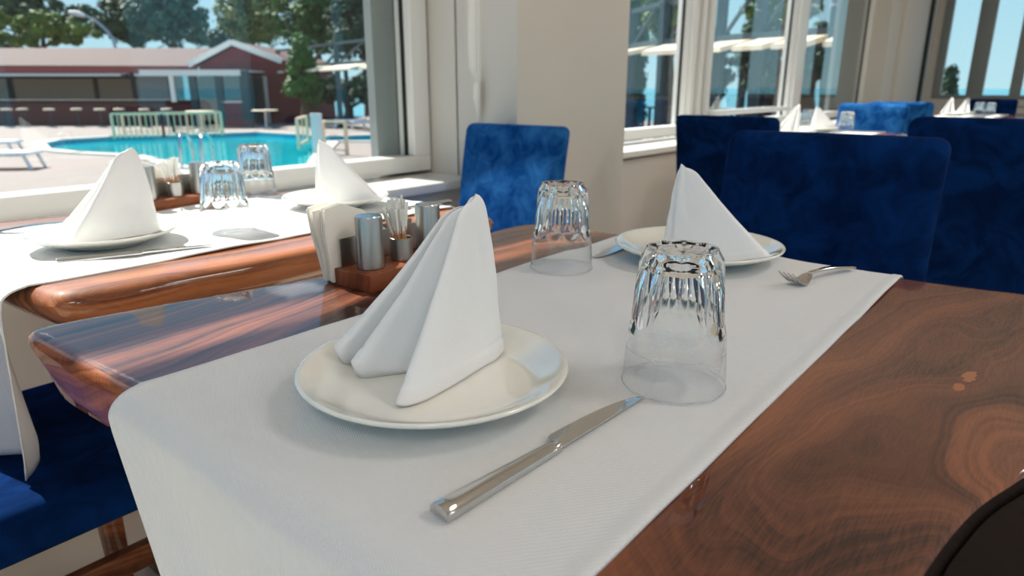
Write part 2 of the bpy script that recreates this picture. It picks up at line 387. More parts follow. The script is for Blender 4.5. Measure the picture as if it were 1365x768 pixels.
# sill boards
struct('window_sill_board', MB().box(FR, 2.07, 1.885, 2.25, .625, .66), 'white_frame', bevel=.006)
struct('window_sill_board', MB().box(2.89, 9.2, 1.885, 2.25, .645, .68), 'white_frame', bevel=.006)
def window(name, x0, x1, mull, zb, zt, transoms=(), rail=.065):
    t = thing(name, (x0, WV, 0), kind='structure')
    w_ = x1 - x0; f = MB(); D0, D1 = -.045, .05
    f.box(0, w_, D0, D1, zb, zb + rail); f.box(0, w_, D0, D1, zt, zt + .07)
    f.box(0, .07, D0, D1, zb + rail, zt); f.box(w_ - .09, w_, D0, D1, zb + rail, zt)
    for (a, b_) in mull: f.box(a - x0, b_ - x0, D0, D1, zb + rail, zt)
    for (a, b_) in transoms: f.box(.07, w_ - .09, -.01, .04, a, b_)
    f.build('window_frame', 'white_frame', t, bevel=.005)
    # sash lip: stepped profile in front of the glass
    xs = [x0 + .07] + [c for m_ in mull for c in m_] + [x1 - .09]
    for i in range(0, len(xs), 2):
        a, b_ = xs[i] - x0, xs[i + 1] - x0
        s_ = MB(); e = .006
        s_.box(a, a + e, -.004, .014, zb + rail, zt); s_.box(b_ - e, b_, -.004, .014, zb + rail, zt)
        s_.build('gasket', 'rubber', t)
        MB().box(a + .004, b_ - .004, .004, .008, zb + rail + .004, zt).build('pane', 'pane', t)
    return t
w1 = window('window_1', -2.55, 2.065, [(-1.1, -.98)], .672, 2.86, [(2.336, 2.434)])
w2 = window('window_2', 2.95, 9.25, [(4.46, 4.86), (6.56, 6.9)], .70, 2.86, [(2.336, 2.434)])
# casement mouldings on the second window's wide posts, and its deep lower sash
for a in (4.47, 4.60, 4.72): MB().box(a - 2.95, a - 2.95 + .055, -.075, -.045, .77, 2.86).build('frame_moulding', 'white_frame', w2, bevel=.006)
MB().box(6.58 - 2.95, 6.64 - 2.95, -.075, -.045, .77, 2.86).build('frame_moulding', 'white_frame', w2, bevel=.006)
MB().box(4.80 - 2.95, 6.50 - 2.95, -.09, -.045, .815, .85).build('sash_rail', 'white_frame', w2, bevel=.01, bsegs=3)
# roller blind rolled down a little over the top of each window
def blind(x0, x1, lab):
    t = thing('roller_blind', (x0, 2.08, 0), 0, lab, 'blind')
    MB().tube([(0, 0, 2.82), (x1 - x0, 0, 2.82)], .03, 12).build('blind_roll', 'blind', t, smooth=True, angle=40)
    MB().box(0.02, x1 - x0 - .02, -.001, .001, 2.41, 2.80).build('blind_cloth', 'blind', t)
    MB().box(0.01, x1 - x0 - .01, -.008, .008, 2.395, 2.415).build('bottom_bar', 'white_frame', t)
blind(-2.5, 2.0, 'cream roller blind rolled up above the pool window')
blind(2.95, 9.1, 'cream roller blind rolled up above the far windows')
t = thing('blind_chain', (2.07, 1.865, 0), 0, 'white blind pull chain with clip on the side of the cream pillar', 'chain')
ch = MB()
ch.tube([(-.012, .006, 2.7), (-.012, .006, .99)], .0028, 6); ch.tube([(-.012, -.014, 2.7), (-.012, -.012, .99)], .0028, 6)
ch.build('chain_cord', 'chain', t, smooth=True, angle=50)
MB().tube([(-.012, -.003, 1.04), (-.02, -.004, 1.02), (-.022, -.004, .97), (-.014, -.004, .93), (-.012, -.003, .88)], [.006, .013, .015, .010, .004], 10).build('chain_clip', 'chain', t, smooth=True)
# end wall with its window towards the sea
e_ = MB(); e_.box(EW, EW + .25, BK, 2.4, -.02, .86); e_.box(EW, EW + .25, BK, 2.4, 2.86, CEIL_Z); e_.box(EW, EW + .25, 1.86, 2.4, .86, 2.86); e_.box(EW, EW + .25, BK, -2.9, .86, 2.86)
struct('wall_right', e_, 'wall')
t = thing('window_3', (EW, 0, 0), kind='structure')
f = MB(); V0, V1 = -2.9, 1.86
f.box(-.02, .09, V0, V1, .86, .91); f.box(-.02, .09, V0, V1, 2.80, 2.86)
muls = [(1.76, 1.86), (1.24, 1.44), (.80, .93), (.24, .34), (-.4, -.28), (-1.1, -.98), (-1.9, -1.78), (-2.9, -2.82)]
for a, b_ in muls: f.box(-.02, .09, a, b_, .91, 2.80)
f.build('window_frame', 'grey_frame', t, bevel=.005)
for i in range(len(muls) - 1): MB().box(.03, .035, muls[i + 1][1], muls[i][0], .91, 2.80).build('pane', 'pane', t)
for k in range(3): MB().box(-.035, -.002, -2.9, 1.4, .56 + .1 * k, .645 + .1 * k).build('cladding_board', 'wall', t, bevel=.004)
# the two sides behind the camera: a glazed left wall and a solid back wall with wide openings
w = MB(); w.box(FR - .2, FR, BK, 2.4, -.02, .62); w.box(FR - .2, FR, BK, 2.4, 2.75, CEIL_Z)
for a in (BK, -2.15, -.1, 1.95): w.box(FR - .2, FR, a, a + .25, .62, 2.75)
struct('wall_left', w, 'wall')
w = MB(); w.box(FR, EW, BK - .2, BK, -.02, .5); w.box(FR, EW, BK - .2, BK, 2.75, CEIL_Z)
for a in (FR, -.4, 2.4, 5.2, 8.0, 10.8): w.box(a, a + (1.2 if a > FR else .4), BK - .2, BK, .5, 2.75)
struct('wall_back', w, 'wall')

# ================================================================== TABLES
T = .755
def slab(name, pts, mat, parent, rows, n=6, wane=None):
    """live-edge slab: outline pts (u, v), rows = [(dz, inset, extra inset for wane points)]"""
    D = catmull(pts, 12); D.append(D[0]); L = [0]
    for i in range(1, len(D)): L.append(L[-1] + (D[i] - D[i - 1]).length)
    N = max(60, int(L[-1] / (.011 if n > 5 else .05))); P = []; k = 0; mb = MB()
    for i in range(N):
        t = L[-1] * i / N
        while L[k + 1] < t: k += 1
        P.append(D[k].lerp(D[k + 1], (t - L[k]) / max(1e-9, L[k + 1] - L[k])))
    area = sum(P[i].x * P[(i + 1) % N].y - P[(i + 1) % N].x * P[i].y for i in range(N))
    sg = 1 if area > 0 else -1
    def inset(d):
        Q = [p.copy() for p in P]; st = max(1, math.ceil(d / .002))
        if d <= 0: return Q
        for _ in range(st):
            T2 = []
            for i in range(N):
                e = (Q[(i + 1) % N] - Q[i - 1]).normalized(); T2.append(Q[i] - Vector((e.y, -e.x)) * sg * d / st)
            Q = [T2[i] * .5 + (T2[i - 1] + T2[(i + 1) % N]) * .25 for i in range(N)]
        return Q
    for (dz, ins, ex) in rows:
        Q = inset(ins)
        for i in range(N):
            q = P[i]; wv = wane(q) if wane else 0
            jit = noise.noise(Vector((q.x * 9, q.y * 9, dz * 30))) * .003 * min(1, abs(dz - T) * 60)
            p = Q[i] - Vector((jit, wv * ex + jit)); mb.v.append((p.x, p.y, dz))
    R = len(rows)
    mb.f.append(tuple(range(N)))
    for r in range(R - 1):
        for i in range(N): mb.f.append((r * N + i, r * N + (i + 1) % N, (r + 1) * N + (i + 1) % N, (r + 1) * N + i))
    mb.f.append(tuple((R - 1) * N + i for i in reversed(range(N))))
    return mb.build(name, mat, parent, smooth=True, angle=50)
t1_pts = [(.2035, .850), (.209, .862), (.222, .865), (.33, .848), (.46, .820), (.57, .801), (.72, .806), (.88, .818), (1.0, .824), (1.045, .812), (1.062, .76), (1.066, .60),
          (1.060, .42), (1.062, .25), (1.060, .15), (1.070, .06), (1.078, .01), (1.05, -.05), (.92, -.075), (.78, -.062), (.66, -.040), (.58, -.024), (.529, -.011),
          (.494, .001), (.463, .009), (.435, .014), (.41, .018), (.388, .020), (.34, .026), (.27, .03), (.228, .05), (.216, .10), (.218, .25), (.215, .42), (.212, .60), (.206, .74), (.2025, .83)]
tb1 = thing('dining_table', (0, 0, 0), 0, 'glossy live-edge walnut table in front, carrying the near white runner', 'table', 'walnut slab tables')
def t1_wane(q):   # the end next to the camera slopes outwards, the window end is undercut
    return sm((q.y - .70) / .10)
rows1 = [(T, .016, 0), (T, .009, 0), (T - .0012, .005, 0), (T - .005, .001, 0), (T - .014, 0, 0), (T - .04, .005, .015), (T - .066, .010, .030), (T - .073, .016, .036), (T - .0755, .030, .048)]
top1 = slab('tabletop', t1_pts, 'walnut1', tb1, rows1, wane=t1_wane)
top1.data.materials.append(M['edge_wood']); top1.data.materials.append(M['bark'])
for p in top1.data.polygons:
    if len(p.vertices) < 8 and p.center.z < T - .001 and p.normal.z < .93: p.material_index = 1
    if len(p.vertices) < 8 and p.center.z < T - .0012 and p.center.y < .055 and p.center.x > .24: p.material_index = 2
# shade-dark end slope added at the camera end, its near-black standing in for shade
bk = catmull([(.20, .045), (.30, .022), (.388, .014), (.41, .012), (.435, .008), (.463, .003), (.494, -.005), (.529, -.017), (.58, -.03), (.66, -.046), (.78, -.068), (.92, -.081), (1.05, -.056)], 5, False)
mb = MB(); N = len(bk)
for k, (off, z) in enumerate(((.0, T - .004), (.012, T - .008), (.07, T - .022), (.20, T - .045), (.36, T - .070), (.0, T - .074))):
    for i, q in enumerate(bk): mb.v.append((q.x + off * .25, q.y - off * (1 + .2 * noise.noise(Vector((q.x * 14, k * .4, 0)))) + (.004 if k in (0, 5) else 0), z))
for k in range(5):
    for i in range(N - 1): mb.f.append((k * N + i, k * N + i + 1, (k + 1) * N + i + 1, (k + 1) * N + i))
tag(mb.build('shade_dark_edge', 'bark', tb1, smooth=True, angle=60), 'sloping slab end, coloured near-black to stand in for shade')
def pedestal(t, x, y, top=T - .076):
    MB().box(x - .07, x + .07, y - .07, y + .07, .045, top - .045).build('table_leg', 'chair_wood', t, bevel=.004)
    MB().box(x - .25, x + .25, y - .18, y + .18, 0, .045).build('foot_plate', 'chair_wood', t, bevel=.006)
    MB().box(x - .22, x + .22, y - .16, y + .16, top - .045, top).build('top_plate', 'chair_wood', t, bevel=.004)
pedestal(tb1, .70, .38)
t2_pts = [(.262, 1.02), (.275, .985), (.33, .965), (.50, .952), (.70, .942), (.88, .925), (1.0, .912), (1.05, .918), (1.075, .95), (1.082, 1.10), (1.078, 1.25), (1.085, 1.42), (1.07, 1.53),
          (1.0, 1.58), (.85, 1.60), (.65, 1.615), (.47, 1.635), (.33, 1.65), (.27, 1.63), (.25, 1.56), (.248, 1.40), (.252, 1.25), (.250, 1.12)]
tb2 = thing('dining_table', (0, 0, 0), 0, 'sunlit live-edge walnut table standing against the pool window', 'table', 'walnut slab tables')
rows2 = [(T, .040, 0), (T, .022, 0), (T - .002, .013, 0), (T - .007, .005, 0), (T - .016, 0, 0), (T - .028, .002, 0), (T - .042, .010, 0), (T - .056, .028, 0), (T - .064, .045, 0)]
top2 = slab('tabletop', t2_pts, 'walnut2', tb2, rows2)
pedestal(tb2, .72, 1.26, T - .064)

# ------------------------------------------------------------------ runners
def runner(name, u0, u1, v0, v1, hn, hf, lab, wav=1.0, gather=.22, seed=0, group=None, nU=70, nV=64, flare=.03, shear=0., flat=False):
    """cloth laid across a table from u0 to u1, hanging hn metres on the near side and hf on the far side"""
    Z = T + .0016; R = .022; path = []
    k = max(2, int(hn / .012))
    for i in range(k): path.append(('n', hn - (hn - R) * i / k))
    for i in range(9): a = PI / 2 * i / 9; path.append(('a', a))
    for i in range(nU + 1): path.append(('t', i / nU))
    for i in range(1, 9): a = PI / 2 * i / 9; path.append(('b', a))
    k = max(2, int(hf / .02))
    for i in range(k + 1): path.append(('f', R + (hf - R) * i / k))
    vs = [v0, v0 + .0012] + [v0 + .0012 + (.0125) * i / 3 for i in range(1, 4)]
    vs += [v0 + .0137 + (v1 - v0 - .0274) * i / nV for i in range(1, nV)]
    vs += [v1 - .0137 + .0125 * i / 3 for i in range(4)] + [v1]
    mb = MB(); vc = (v0 + v1) / 2
    for (kd, s) in path:
        for v in vs:
            dr = 0; e = min(v - v0, v1 - v)
            hem = .0011 if e < .0130 else 0
            if e < .0008: hem = -.0012
            wr = noise.noise(Vector((v * 7 + seed, 3.1, 0)))
            if kd == 't':
                u = u0 + R + (u1 - u0 - 2 * R) * s
                q = Vector((u * 5 + seed, v * 9, 1.7))
                z = Z + hem + max(0, (noise.noise(q) + .15)) * .0034 * wav + max(0, noise.noise(Vector((u * 10 + v * 6, v * 26, seed)))) * .0017 * wav
                if flat: z = Z + hem
                mb.v.append((u, v + .003 * noise.noise(Vector((u * 4, seed, 9))) * (1 if e < .05 else .3), z)); continue
            if kd in 'nf': dr = s
            vv = v; fold = 0
            if kd in 'nab' or kd == 'f':
                drop = max(0, dr - R)
                g = gather * drop / .35
                side = (v - vc) / ((v1 - v0) / 2)
                vv = vc + (v - vc) * (1 - g * (.75 + .25 * side)) - shear * drop * (1 + side) / 2
                fold = (math.sin((v - v0) * 38 + seed + 2.2 * wr) * .5 + math.sin((v - v0) * 17 + 1.3 * seed)) * .016 * wav * min(1, drop / .22)
            if kd == 'n': mb.v.append((u0 - .003 - hem - flare * (dr / .3) + fold - .004 * wav * (1 + wr), vv, Z - dr))
            elif kd == 'a': mb.v.append((u0 + R - (R + hem + .003) * math.cos(s) - .004 * wav * (1 + wr) * math.cos(s), vv, Z - R + (R + hem) * math.sin(s)))
            elif kd == 'b': mb.v.append((u1 - R + (R + hem) * math.sin(s), vv, Z - R + (R + hem) * math.cos(s)))
            else: mb.v.append((u1 + hem + .02 * dr - fold, vv, Z - dr))
    n_ = len(vs)
    for i in range(len(path) - 1):
        for j in range(n_ - 1): mb.f.append((i * n_ + j, i * n_ + j + 1, (i + 1) * n_ + j + 1, (i + 1) * n_ + j))
    o = mb.build(name, 'linen', None, smooth=True)
    sl = o.modifiers.new('thickness', 'SOLIDIFY'); sl.thickness = .0010; sl.offset = -1
    return tag(o, lab, 'tablecloth', group)
runner('table_runner', .2000, 1.078, .163, .611, .42, .22, 'white twill runner across the near walnut table, hanging over its near side', 1.0, .0, 2.0, 'white table runners', nU=110, nV=70, shear=.70, flare=.008)
runner('table_runner', .243, 1.092, 1.050, 1.50, .272, .2, 'sunlit white runner across the walnut table by the pool window', 1.9, .05, 5.3, 'white table runners', shear=-.02)

# ------------------------------------------------------------------ plates
def plate_proto(r=.1145):
    prof = [(.062, .004), (.060, 0), (.056, 0), (.054, .003), (.02, .0035)]
    outer = [(.001, .0035), (.054, .0035), (.056, 0), (.061, 0), (.064, .003), (.085, .0085), (.105, .0155), (.1155, .0205), (.118, .0225), (.1185, .0242), (.1172, .0252),
             (.1145, .0245), (.104, .0188), (.092, .0130), (.082, .0098), (.070, .0082), (.05, .0076), (.02, .0075), (.001, .0075)]
    return MB().lathe([(a * r / .118, b_) for a, b_ in outer], n=96).build('dinner_plate', 'ceramic', smooth=True)
plate0 = plate_proto()
ZC = T + .0042
def place_plate(x, y, z, lab, grp='cream dinner plates', first=[], sc=1):
    o = plate0 if not first else plate0.copy()
    if first: COL.objects.link(o)
    first.append(1); o.location = (x, y, z); o.scale = (sc, sc, 1); tag(o, lab, 'plate', grp); return o
P1 = (.378, .397); P2 = (.434, 1.239); P3 = (.968, .428); P4 = (.915, 1.255)
place_plate(*P1, ZC, 'cream dinner plate nearest the camera under a folded napkin')
place_plate(*P2, ZC, 'cream dinner plate in full sun at the near seat by the pool window')
place_plate(*P3, ZC, 'cream dinner plate across the near table, behind the nearest glass', sc=1.09)
place_plate(*P4, ZC, 'cream dinner plate behind the condiment stand on the sunlit table')

# ------------------------------------------------------------------ folded napkins
OPEN = [(-.051, .022, 0), (-.057, .016, 0), (-.058, .006, 0), (-.050, -.03, 0), (-.038, -.065, 0), (-.020, -.102, 0), (-.010, -.112, 0), (.000, -.108, 0), (-.008, -.08, 0), (-.022, -.03, 0),
        (-.026, .008, 0), (.005, .018, 0), (.050, .030, 0), (.068, .038, 0), (.070, .046, 0), (.060, .052, 0), (.03, .050, 0), (-.005, .045, 0), (-.038, .040, 0), (-.052, .034, 0), (-.0555, .028, 0)]
def napkin_mesh(h=.151, base=None, A=(.082, -.004, 0), TP=(.058, .002, 0), ts=.185):
    base = base or [(.076, .0005, 0), (.083, -.0035, 0), (.081, -.009, 0), (.070, -.0115, 0), (.045, -.014, 0), (.01, -.020, 0), (-.03, -.024, 0), (-.050, -.022, .001), (-.0565, -.015, .002), (-.050, -.009, .001), (-.03, -.006, 0), (-.008, .000, 0),
            (.012, .014, 0), (.012, .021, 0), (-.004, .030, .002), (-.024, .042, .007), (-.038, .050, .011), (-.042, .058, .012), (-.036, .064, .011), (-.026, .064, .010),
            (-.006, .061, .008), (-.012, .070, .010), (-.026, .077, .011), (-.036, .081, .012), (-.037, .089, .012), (-.029, .093, .010), (-.012, .085, .004), (.02, .060, 0), (.05, .030, 0), (.070, .013, 0), (.081, .0075, 0), (.0835, .0035, 0)]
    B = catmull(base, 7); n_ = len(B)
    A = Vector(A); TP = Vector(TP)
    ns = 72; mb = MB()
    for i in range(ns + 1):
        s = i / ns
        for j, b_ in enumerate(B):
            bb = Vector((b_.x, b_.y, 0)); wA = math.exp(-((bb - A).length / .035) ** 2)
            ex = 1.0 - .42 * wA
                        # pleats stay puffed out near the peak
            k = s ** ex
            lat = TP + (bb - TP) * (ts + (1 - ts) * k)
            # the far pleats fall along a slightly hollow line
            sag = math.sin(PI * s) * .006 * (1 - wA)
            d = (TP - bb); d.z = 0
            if d.length > 1e-4: lat += d.normalized() * sag * .6
            z0 = b_.z + .0012 + max(0, math.hypot(b_.x, b_.y) - .066) * .26
            zt = h - .006 * min(1, (bb - TP).length / .1) + (.004 if b_.y < .02 else -.001)
            z = zt + (z0 - zt) * s
            wr = noise.noise(Vector((bb.x * 40, bb.y * 40, s * 5))) * .0016 * math.sin(PI * min(1, s * 1.05))
            wr += .0009 * sm((s - .915) / .012) - .0006 * math.exp(-((s - .905) / .012) ** 2)      # stitched hem
            dl = Vector((lat.x - TP.x, lat.y - TP.y, 0))
            if dl.length > 1e-4: lat += dl.normalized() * wr
            if s < .09: # round the peak over
                q = s / .09; r_ = math.sqrt(max(0, 1 - (1 - q) ** 2)); lat = TP + (lat - TP) * max(.15, r_); z = z + .003 * (r_ - 1) + .004 * (1 - q)
            mb.v.append((lat.x, lat.y, z))
    # turned-in lower edge: fall straight to the plate
    for dz, ins in ((.0, .0035),):
        for j, b_ in enumerate(B):
            p = Vector((b_.x, b_.y)); c = Vector((.02, .02)); d = (c - p).normalized()
            mb.v.append((p.x + d.x * ins, p.y + d.y * ins, .0003 + max(0, p.length - .066) * .24))
    R = ns + 2
    for i in range(R - 1):
        for j in range(n_): mb.f.append((i * n_ + j, i * n_ + (j + 1) % n_, (i + 1) * n_ + (j + 1) % n_, (i + 1) * n_ + j))
    mb.f.append(tuple(range(n_))); mb.f.append(tuple((R - 1) * n_ + j for j in reversed(range(n_))))
    return mb
nap0 = napkin_mesh().build('folded_napkin', 'napkin', smooth=True)
nap_open = napkin_mesh(.134, OPEN, (-.055, .020, 0), (-.046, .014, 0), .13).build('folded_napkin', 'napkin', smooth=True)
ZN = ZC + .0078
def place_napkin(x, y, rz, lab, first=[], sc=1, z=ZN, mir=False, zs=1, opened=False, seen=[]):
    if opened:
        o = nap_open if not seen else nap_open.copy()
        if seen: COL.objects.link(o)
        seen.append(1); o.location = (x, y, z); o.rotation_euler = (0, 0, rz); return tag(o, lab, 'napkin', 'white cloth napkins folded into peaks')
    o = nap0 if not first else nap0.copy()
    if first: COL.objects.link(o)
    first.append(1); o.location = (x, y, z); o.rotation_euler = (0, 0, rz); o.scale = (sc, -sc if mir else sc, zs * (sc if zs == 1 else 1))
    tag(o, lab, 'napkin', 'white cloth napkins folded into peaks'); return o
place_napkin(P1[0], P1[1], 0, 'white cloth napkin folded into a pleated peak, nearest the camera')
place_napkin(P2[0] - .002, P2[1] - .004, -.12, 'white napkin peak in full sun at the near seat by the pool window', sc=1.04, zs=.95)
place_napkin(P3[0] + .000, P3[1] + .000, 0, 'white napkin peak on the plate behind the nearest glass', opened=True)
place_napkin(P4[0] + .010, P4[1] - .010, .25, 'white napkin peak behind the condiment stand on the sunlit table', opened=True)

# ------------------------------------------------------------------ glasses
def tumbler_mesh(H=.122, R0=.0448, R1=.0362, nf=10):
    """faceted tumbler standing upside down: z=0 is the rim, z=H the heavy foot"""
    nt = 160; mb = MB(); zs = []
    cone = lambda z: R0 + (R1 - R0) * (z / H) + .0006 * math.sin(PI * z / H)
    def fac(z):     # distance of the facet planes from the axis, leaving the cone below z=.045
        return cone(z) * math.cos(PI / nf) - .0006 + max(0, (.058 - z)) * .55 ** 1 * .6
    outer = []
    ZL = .034
    zlist = [ZL + (.112 - ZL) * i / 40 for i in range(0, 41)] + [.1145, .117, .119, .1205]
    for z in zlist:
        ring = []
        for j in range(nt):
            t = 2 * PI * j / nt; a = ((t + PI / nf) % (2 * PI / nf)) - PI / nf
            # concave flutes
            fd = (fac(z) - .0010 * (1 - (a / (PI / nf)) ** 2)) / math.cos(a)
            r = cone(z)
            if fd < r: r = fd
            if z > .112: r -= (z - .112) * .55
            if z < .0006: r -= .0004
            ring.append((r * math.cos(t), r * math.sin(t), z))
        outer.append(ring)
    # foot: rim, then recessed centre
    for (rr, z) in ((.0300, .1220), (.0275, .1218), (.0250, .1196), (.0200, .1190), (.010, .1188), (.0005, .1188)):
        outer.append([(rr * math.cos(2 * PI * j / nt), rr * math.sin(2 * PI * j / nt), z) for j in range(nt)])
    inner = []
    for (rr, z) in [(.0005, .1075), (.012, .1072), (.0235, .1062), (.0275, .1035), (.0296, .098)] + [(cone(z) - (.0009 + .0038 * sm((z - .034) / .05)), z) for z in (.085, .07, .058, .05, .045, .040, .036)] + [(cone(ZL) - .0009, ZL)]:
        inner.append([(rr * math.cos(2 * PI * j / nt), rr * math.sin(2 * PI * j / nt), z) for j in range(nt)])
    rings = outer + inner
    for r in rings: mb.v += r
    n_ = len(rings)
    for i in range(n_):
        if i == len(outer) - 1: continue
        a = i * nt; b_ = ((i + 1) % n_) * nt
        for j in range(nt): mb.f.append((a + j, a + (j + 1) % nt, b_ + (j + 1) % nt, b_ + j))
    mb.thin = len(mb.f)
    mb.f.append(tuple((len(outer) - 1) * nt + j for j in range(nt))); mb.f.append(tuple(len(outer) * nt + j for j in reversed(range(nt))))
    lip = MB().lathe([(cone(z), z) for z in (ZL, .028, .022, .016, .010, .005, .0008)], n=nt)
    lip.f = [f for f in lip.f if len(f) == 4]
    k = len(mb.f); mb.add(lip.v, lip.f); mb.lip = (k, len(mb.f))
    mb.lathe([(R0 + .0006 * math.cos(a), .0006 + .0006 * math.sin(a)) for a in [2 * PI * q / 8 for q in range(8)]], n=96, closed=True)
    return mb
tm = tumbler_mesh()
gl0 = tm.build('drinking_glass', 'glass', smooth=True, angle=28)
gl0.data.materials.append(M['thin_glass'])
for q in range(*tm.lip): gl0.data.polygons[q].material_index = 1
def place_glass(x, y, lab, z=T + .0045, rz=.1, first=[], sc=1):
    o = gl0 if not first else gl0.copy()
    if first: COL.objects.link(o)
    first.append(1); o.location = (x, y, z); o.rotation_euler = (0, 0, rz); o.scale = (sc,) * 3
    tag(o, lab, 'glass', 'upturned faceted tumblers'); return o
place_glass(.522, .244, 'upturned faceted glass tumbler nearest the camera, beside the knife tip')
place_glass(.791, .557, 'upturned faceted tumbler on the near runner in front of the blue velvet chair', rz=.3)
place_glass(.625, 1.195, 'sunlit upturned tumbler beside the near plate of the window table', rz=.2)
place_glass(.905, 1.56, 'upturned tumbler closest to the pool window, behind the other sunlit tumbler', rz=.4, z=T + .001)

# ------------------------------------------------------------------ cutlery
def knife_proto():
    t = thing('table_knife')
    # handle: slightly swelling rounded bar, x from 0 (butt) to .112; blade to .228
    hd = MB()
    sec = []
    for i in range(13):
        x = .113 * i / 12; w_ = .0088 - .0022 * math.sin(PI * x / .113) * .0 - .0030 * x / .113; h_ = .0088 - .0026 * x / .113
        sec.append([(x, -w_, 0.0004), (x, w_, .0004), (x, w_ * .98, h_ * .6), (x, w_ * .62, h_ * .93), (x, 0, h_), (x, -w_ * .62, h_ * .93), (x, -w_ * .98, h_ * .6)])
    for s_ in sec: hd.v += s_
    k = 7
    for i in range(12):
        for j in range(k): hd.f.append((i * k + j, i * k + (j + 1) % k, (i + 1) * k + (j + 1) % k, (i + 1) * k + j))
    hd.f.append(tuple(range(k))); hd.f.append(tuple(12 * k + j for j in reversed(range(k))))
    hd.build('handle', 'steel', t, bevel=.0006, bsegs=2)
    # blade: straight spine on -y, curved belly on +y
    bl = MB(); n_ = 26
    for i in range(n_ + 1):
        s = i / n_; x = .113 + .115 * s
        lo = -.0048 + .0026 * s * 1.2
        if i == 0: hi = .004
        else: hi = .0048 + .0075 * (1 - math.exp(-s * 40)) * (1 - .0 * s)
        taper = math.sqrt(max(0, 1 - s ** 3.2))
        mid = lo
        hi = mid + (hi + .0062 - s * .003) * taper
        zc = .0030 - .0018 * s
        th = .0011 - .0006 * s
        bl.v += [(x, lo, zc - th), (x, lo, zc + th), (x, (lo + hi) / 2, zc + th * .7), (x, hi, zc), (x, (lo + hi) / 2, zc - th * .7)]
    for i in range(n_):
        for j in range(5): bl.f.append((i * 5 + j, i * 5 + (j + 1) % 5, (i + 1) * 5 + (j + 1) % 5, (i + 1) * 5 + j))
    bl.f.append((0, 1, 2, 3, 4)); bl.f.append(tuple(n_ * 5 + j for j in (4, 3, 2, 1, 0)))
    bl.build('blade', 'steel', t, smooth=True, angle=30)
    return t
kn0 = knife_proto()
def place_knife(p, q, lab, first=[], z=T + .0042):
    """p = butt of the handle, q = tip"""
    o = kn0 if not first else dup(kn0)
    first.append(1); o.location = (p[0], p[1], z); o.rotation_euler = (0, 0, math.atan2(q[1] - p[1], q[0] - p[0]))
    tag(o, lab, 'knife', 'steel table knives'); return o
place_knife((.249, .262), (.475, .249), 'polished steel table knife on the near runner, right of the nearest plate')
place_knife((1.091, .572), (.864, .549), 'steel table knife lying left of the plate across the near table')
place_knife((.330, 1.145), (.56, 1.075), 'sunlit steel knife in front of the sunny plate on the window table')
place_knife((1.100, 1.088), (.87, 1.11), 'steel knife at the far end of the window table runner')
def fork_proto():
    t = thing('table_fork')
    L = .178; hd = MB(); n_ = 16
    for i in range(n_ + 1):
        s = i / n_; x = L * (1 - s) ; x = L - (L - .068) * s
        w_ = .0068 - .0035 * sm(s); z = .0030 + .0085 * math.sin(PI * .62 * s)
        th = .0016
        hd.v += [(x, -w_, z - th), (x, w_, z - th), (x, w_ * .9, z + th), (x, -w_ * .9, z + th)]
    for i in range(n_):
        for j in range(4): hd.f.append((i * 4 + j, i * 4 + (j + 1) % 4, (i + 1) * 4 + (j + 1) % 4, (i + 1) * 4 + j))
    hd.f.append((0, 1, 2, 3)); hd.f.append(tuple(n_ * 4 + j for j in (3, 2, 1, 0)))
    hd.build('handle', 'steel', t, bevel=.0004, bsegs=1)
    def zc(x): return .0012 + .0095 * sm((x - .045) / .027) + .0195 * (max(0, .045 - x) / .034) ** 1.35
    hb = MB()
    for i in range(11):
        x = .036 + .034 * i / 10; w_ = .0032 + .0088 * math.sin(PI * min(1, (1 - i / 10) * .62 + .0)) ** .8
        hb.v += [(x, -w_, zc(x) - .0008), (x, w_, zc(x) - .0008), (x, w_, zc(x) + .0008), (x, 0, zc(x) - .0004), (x, -w_, zc(x) + .0008)]
    for i in range(10):
        for j in range(5): hb.f.append((i * 5 + j, i * 5 + (j + 1) % 5, (i + 1) * 5 + (j + 1) % 5, (i + 1) * 5 + j))
    hb.f.append((0, 1, 2, 3, 4)); hb.f.append(tuple(50 + j for j in (4, 3, 2, 1, 0)))
    hb.build('fork_head', 'steel', t, smooth=True, angle=40)
    for k in range(4):
        y = (k - 1.5) * .0068
        MB().tube([(.040, y * .98, zc(.040)), (.030, y, zc(.030)), (.020, y, zc(.020)), (.011, y * .98, zc(.011))], [.0015, .0014, .0012, .0007], 6).build('tine', 'steel', t, smooth=True, angle=50)
    return t
fk0 = fork_proto()
def place_fork(p, q, lab, first=[], z=T + .0040):
    """p = tines, q = end of handle"""
    o = fk0 if not first else dup(fk0)
    first.append(1); o.location = (p[0], p[1], z); o.rotation_euler = (0, 0, math.atan2(q[1] - p[1], q[0] - p[0]))
    tag(o, lab, 'fork', 'steel table forks'); return o
place_fork((.876, .272), (1.047, .227), 'steel fork lying tines towards the camera at the far end of the near runner')
place_fork((.50, 1.395), (.345, 1.487), 'steel fork half hidden behind the sunny plate by the pool window')

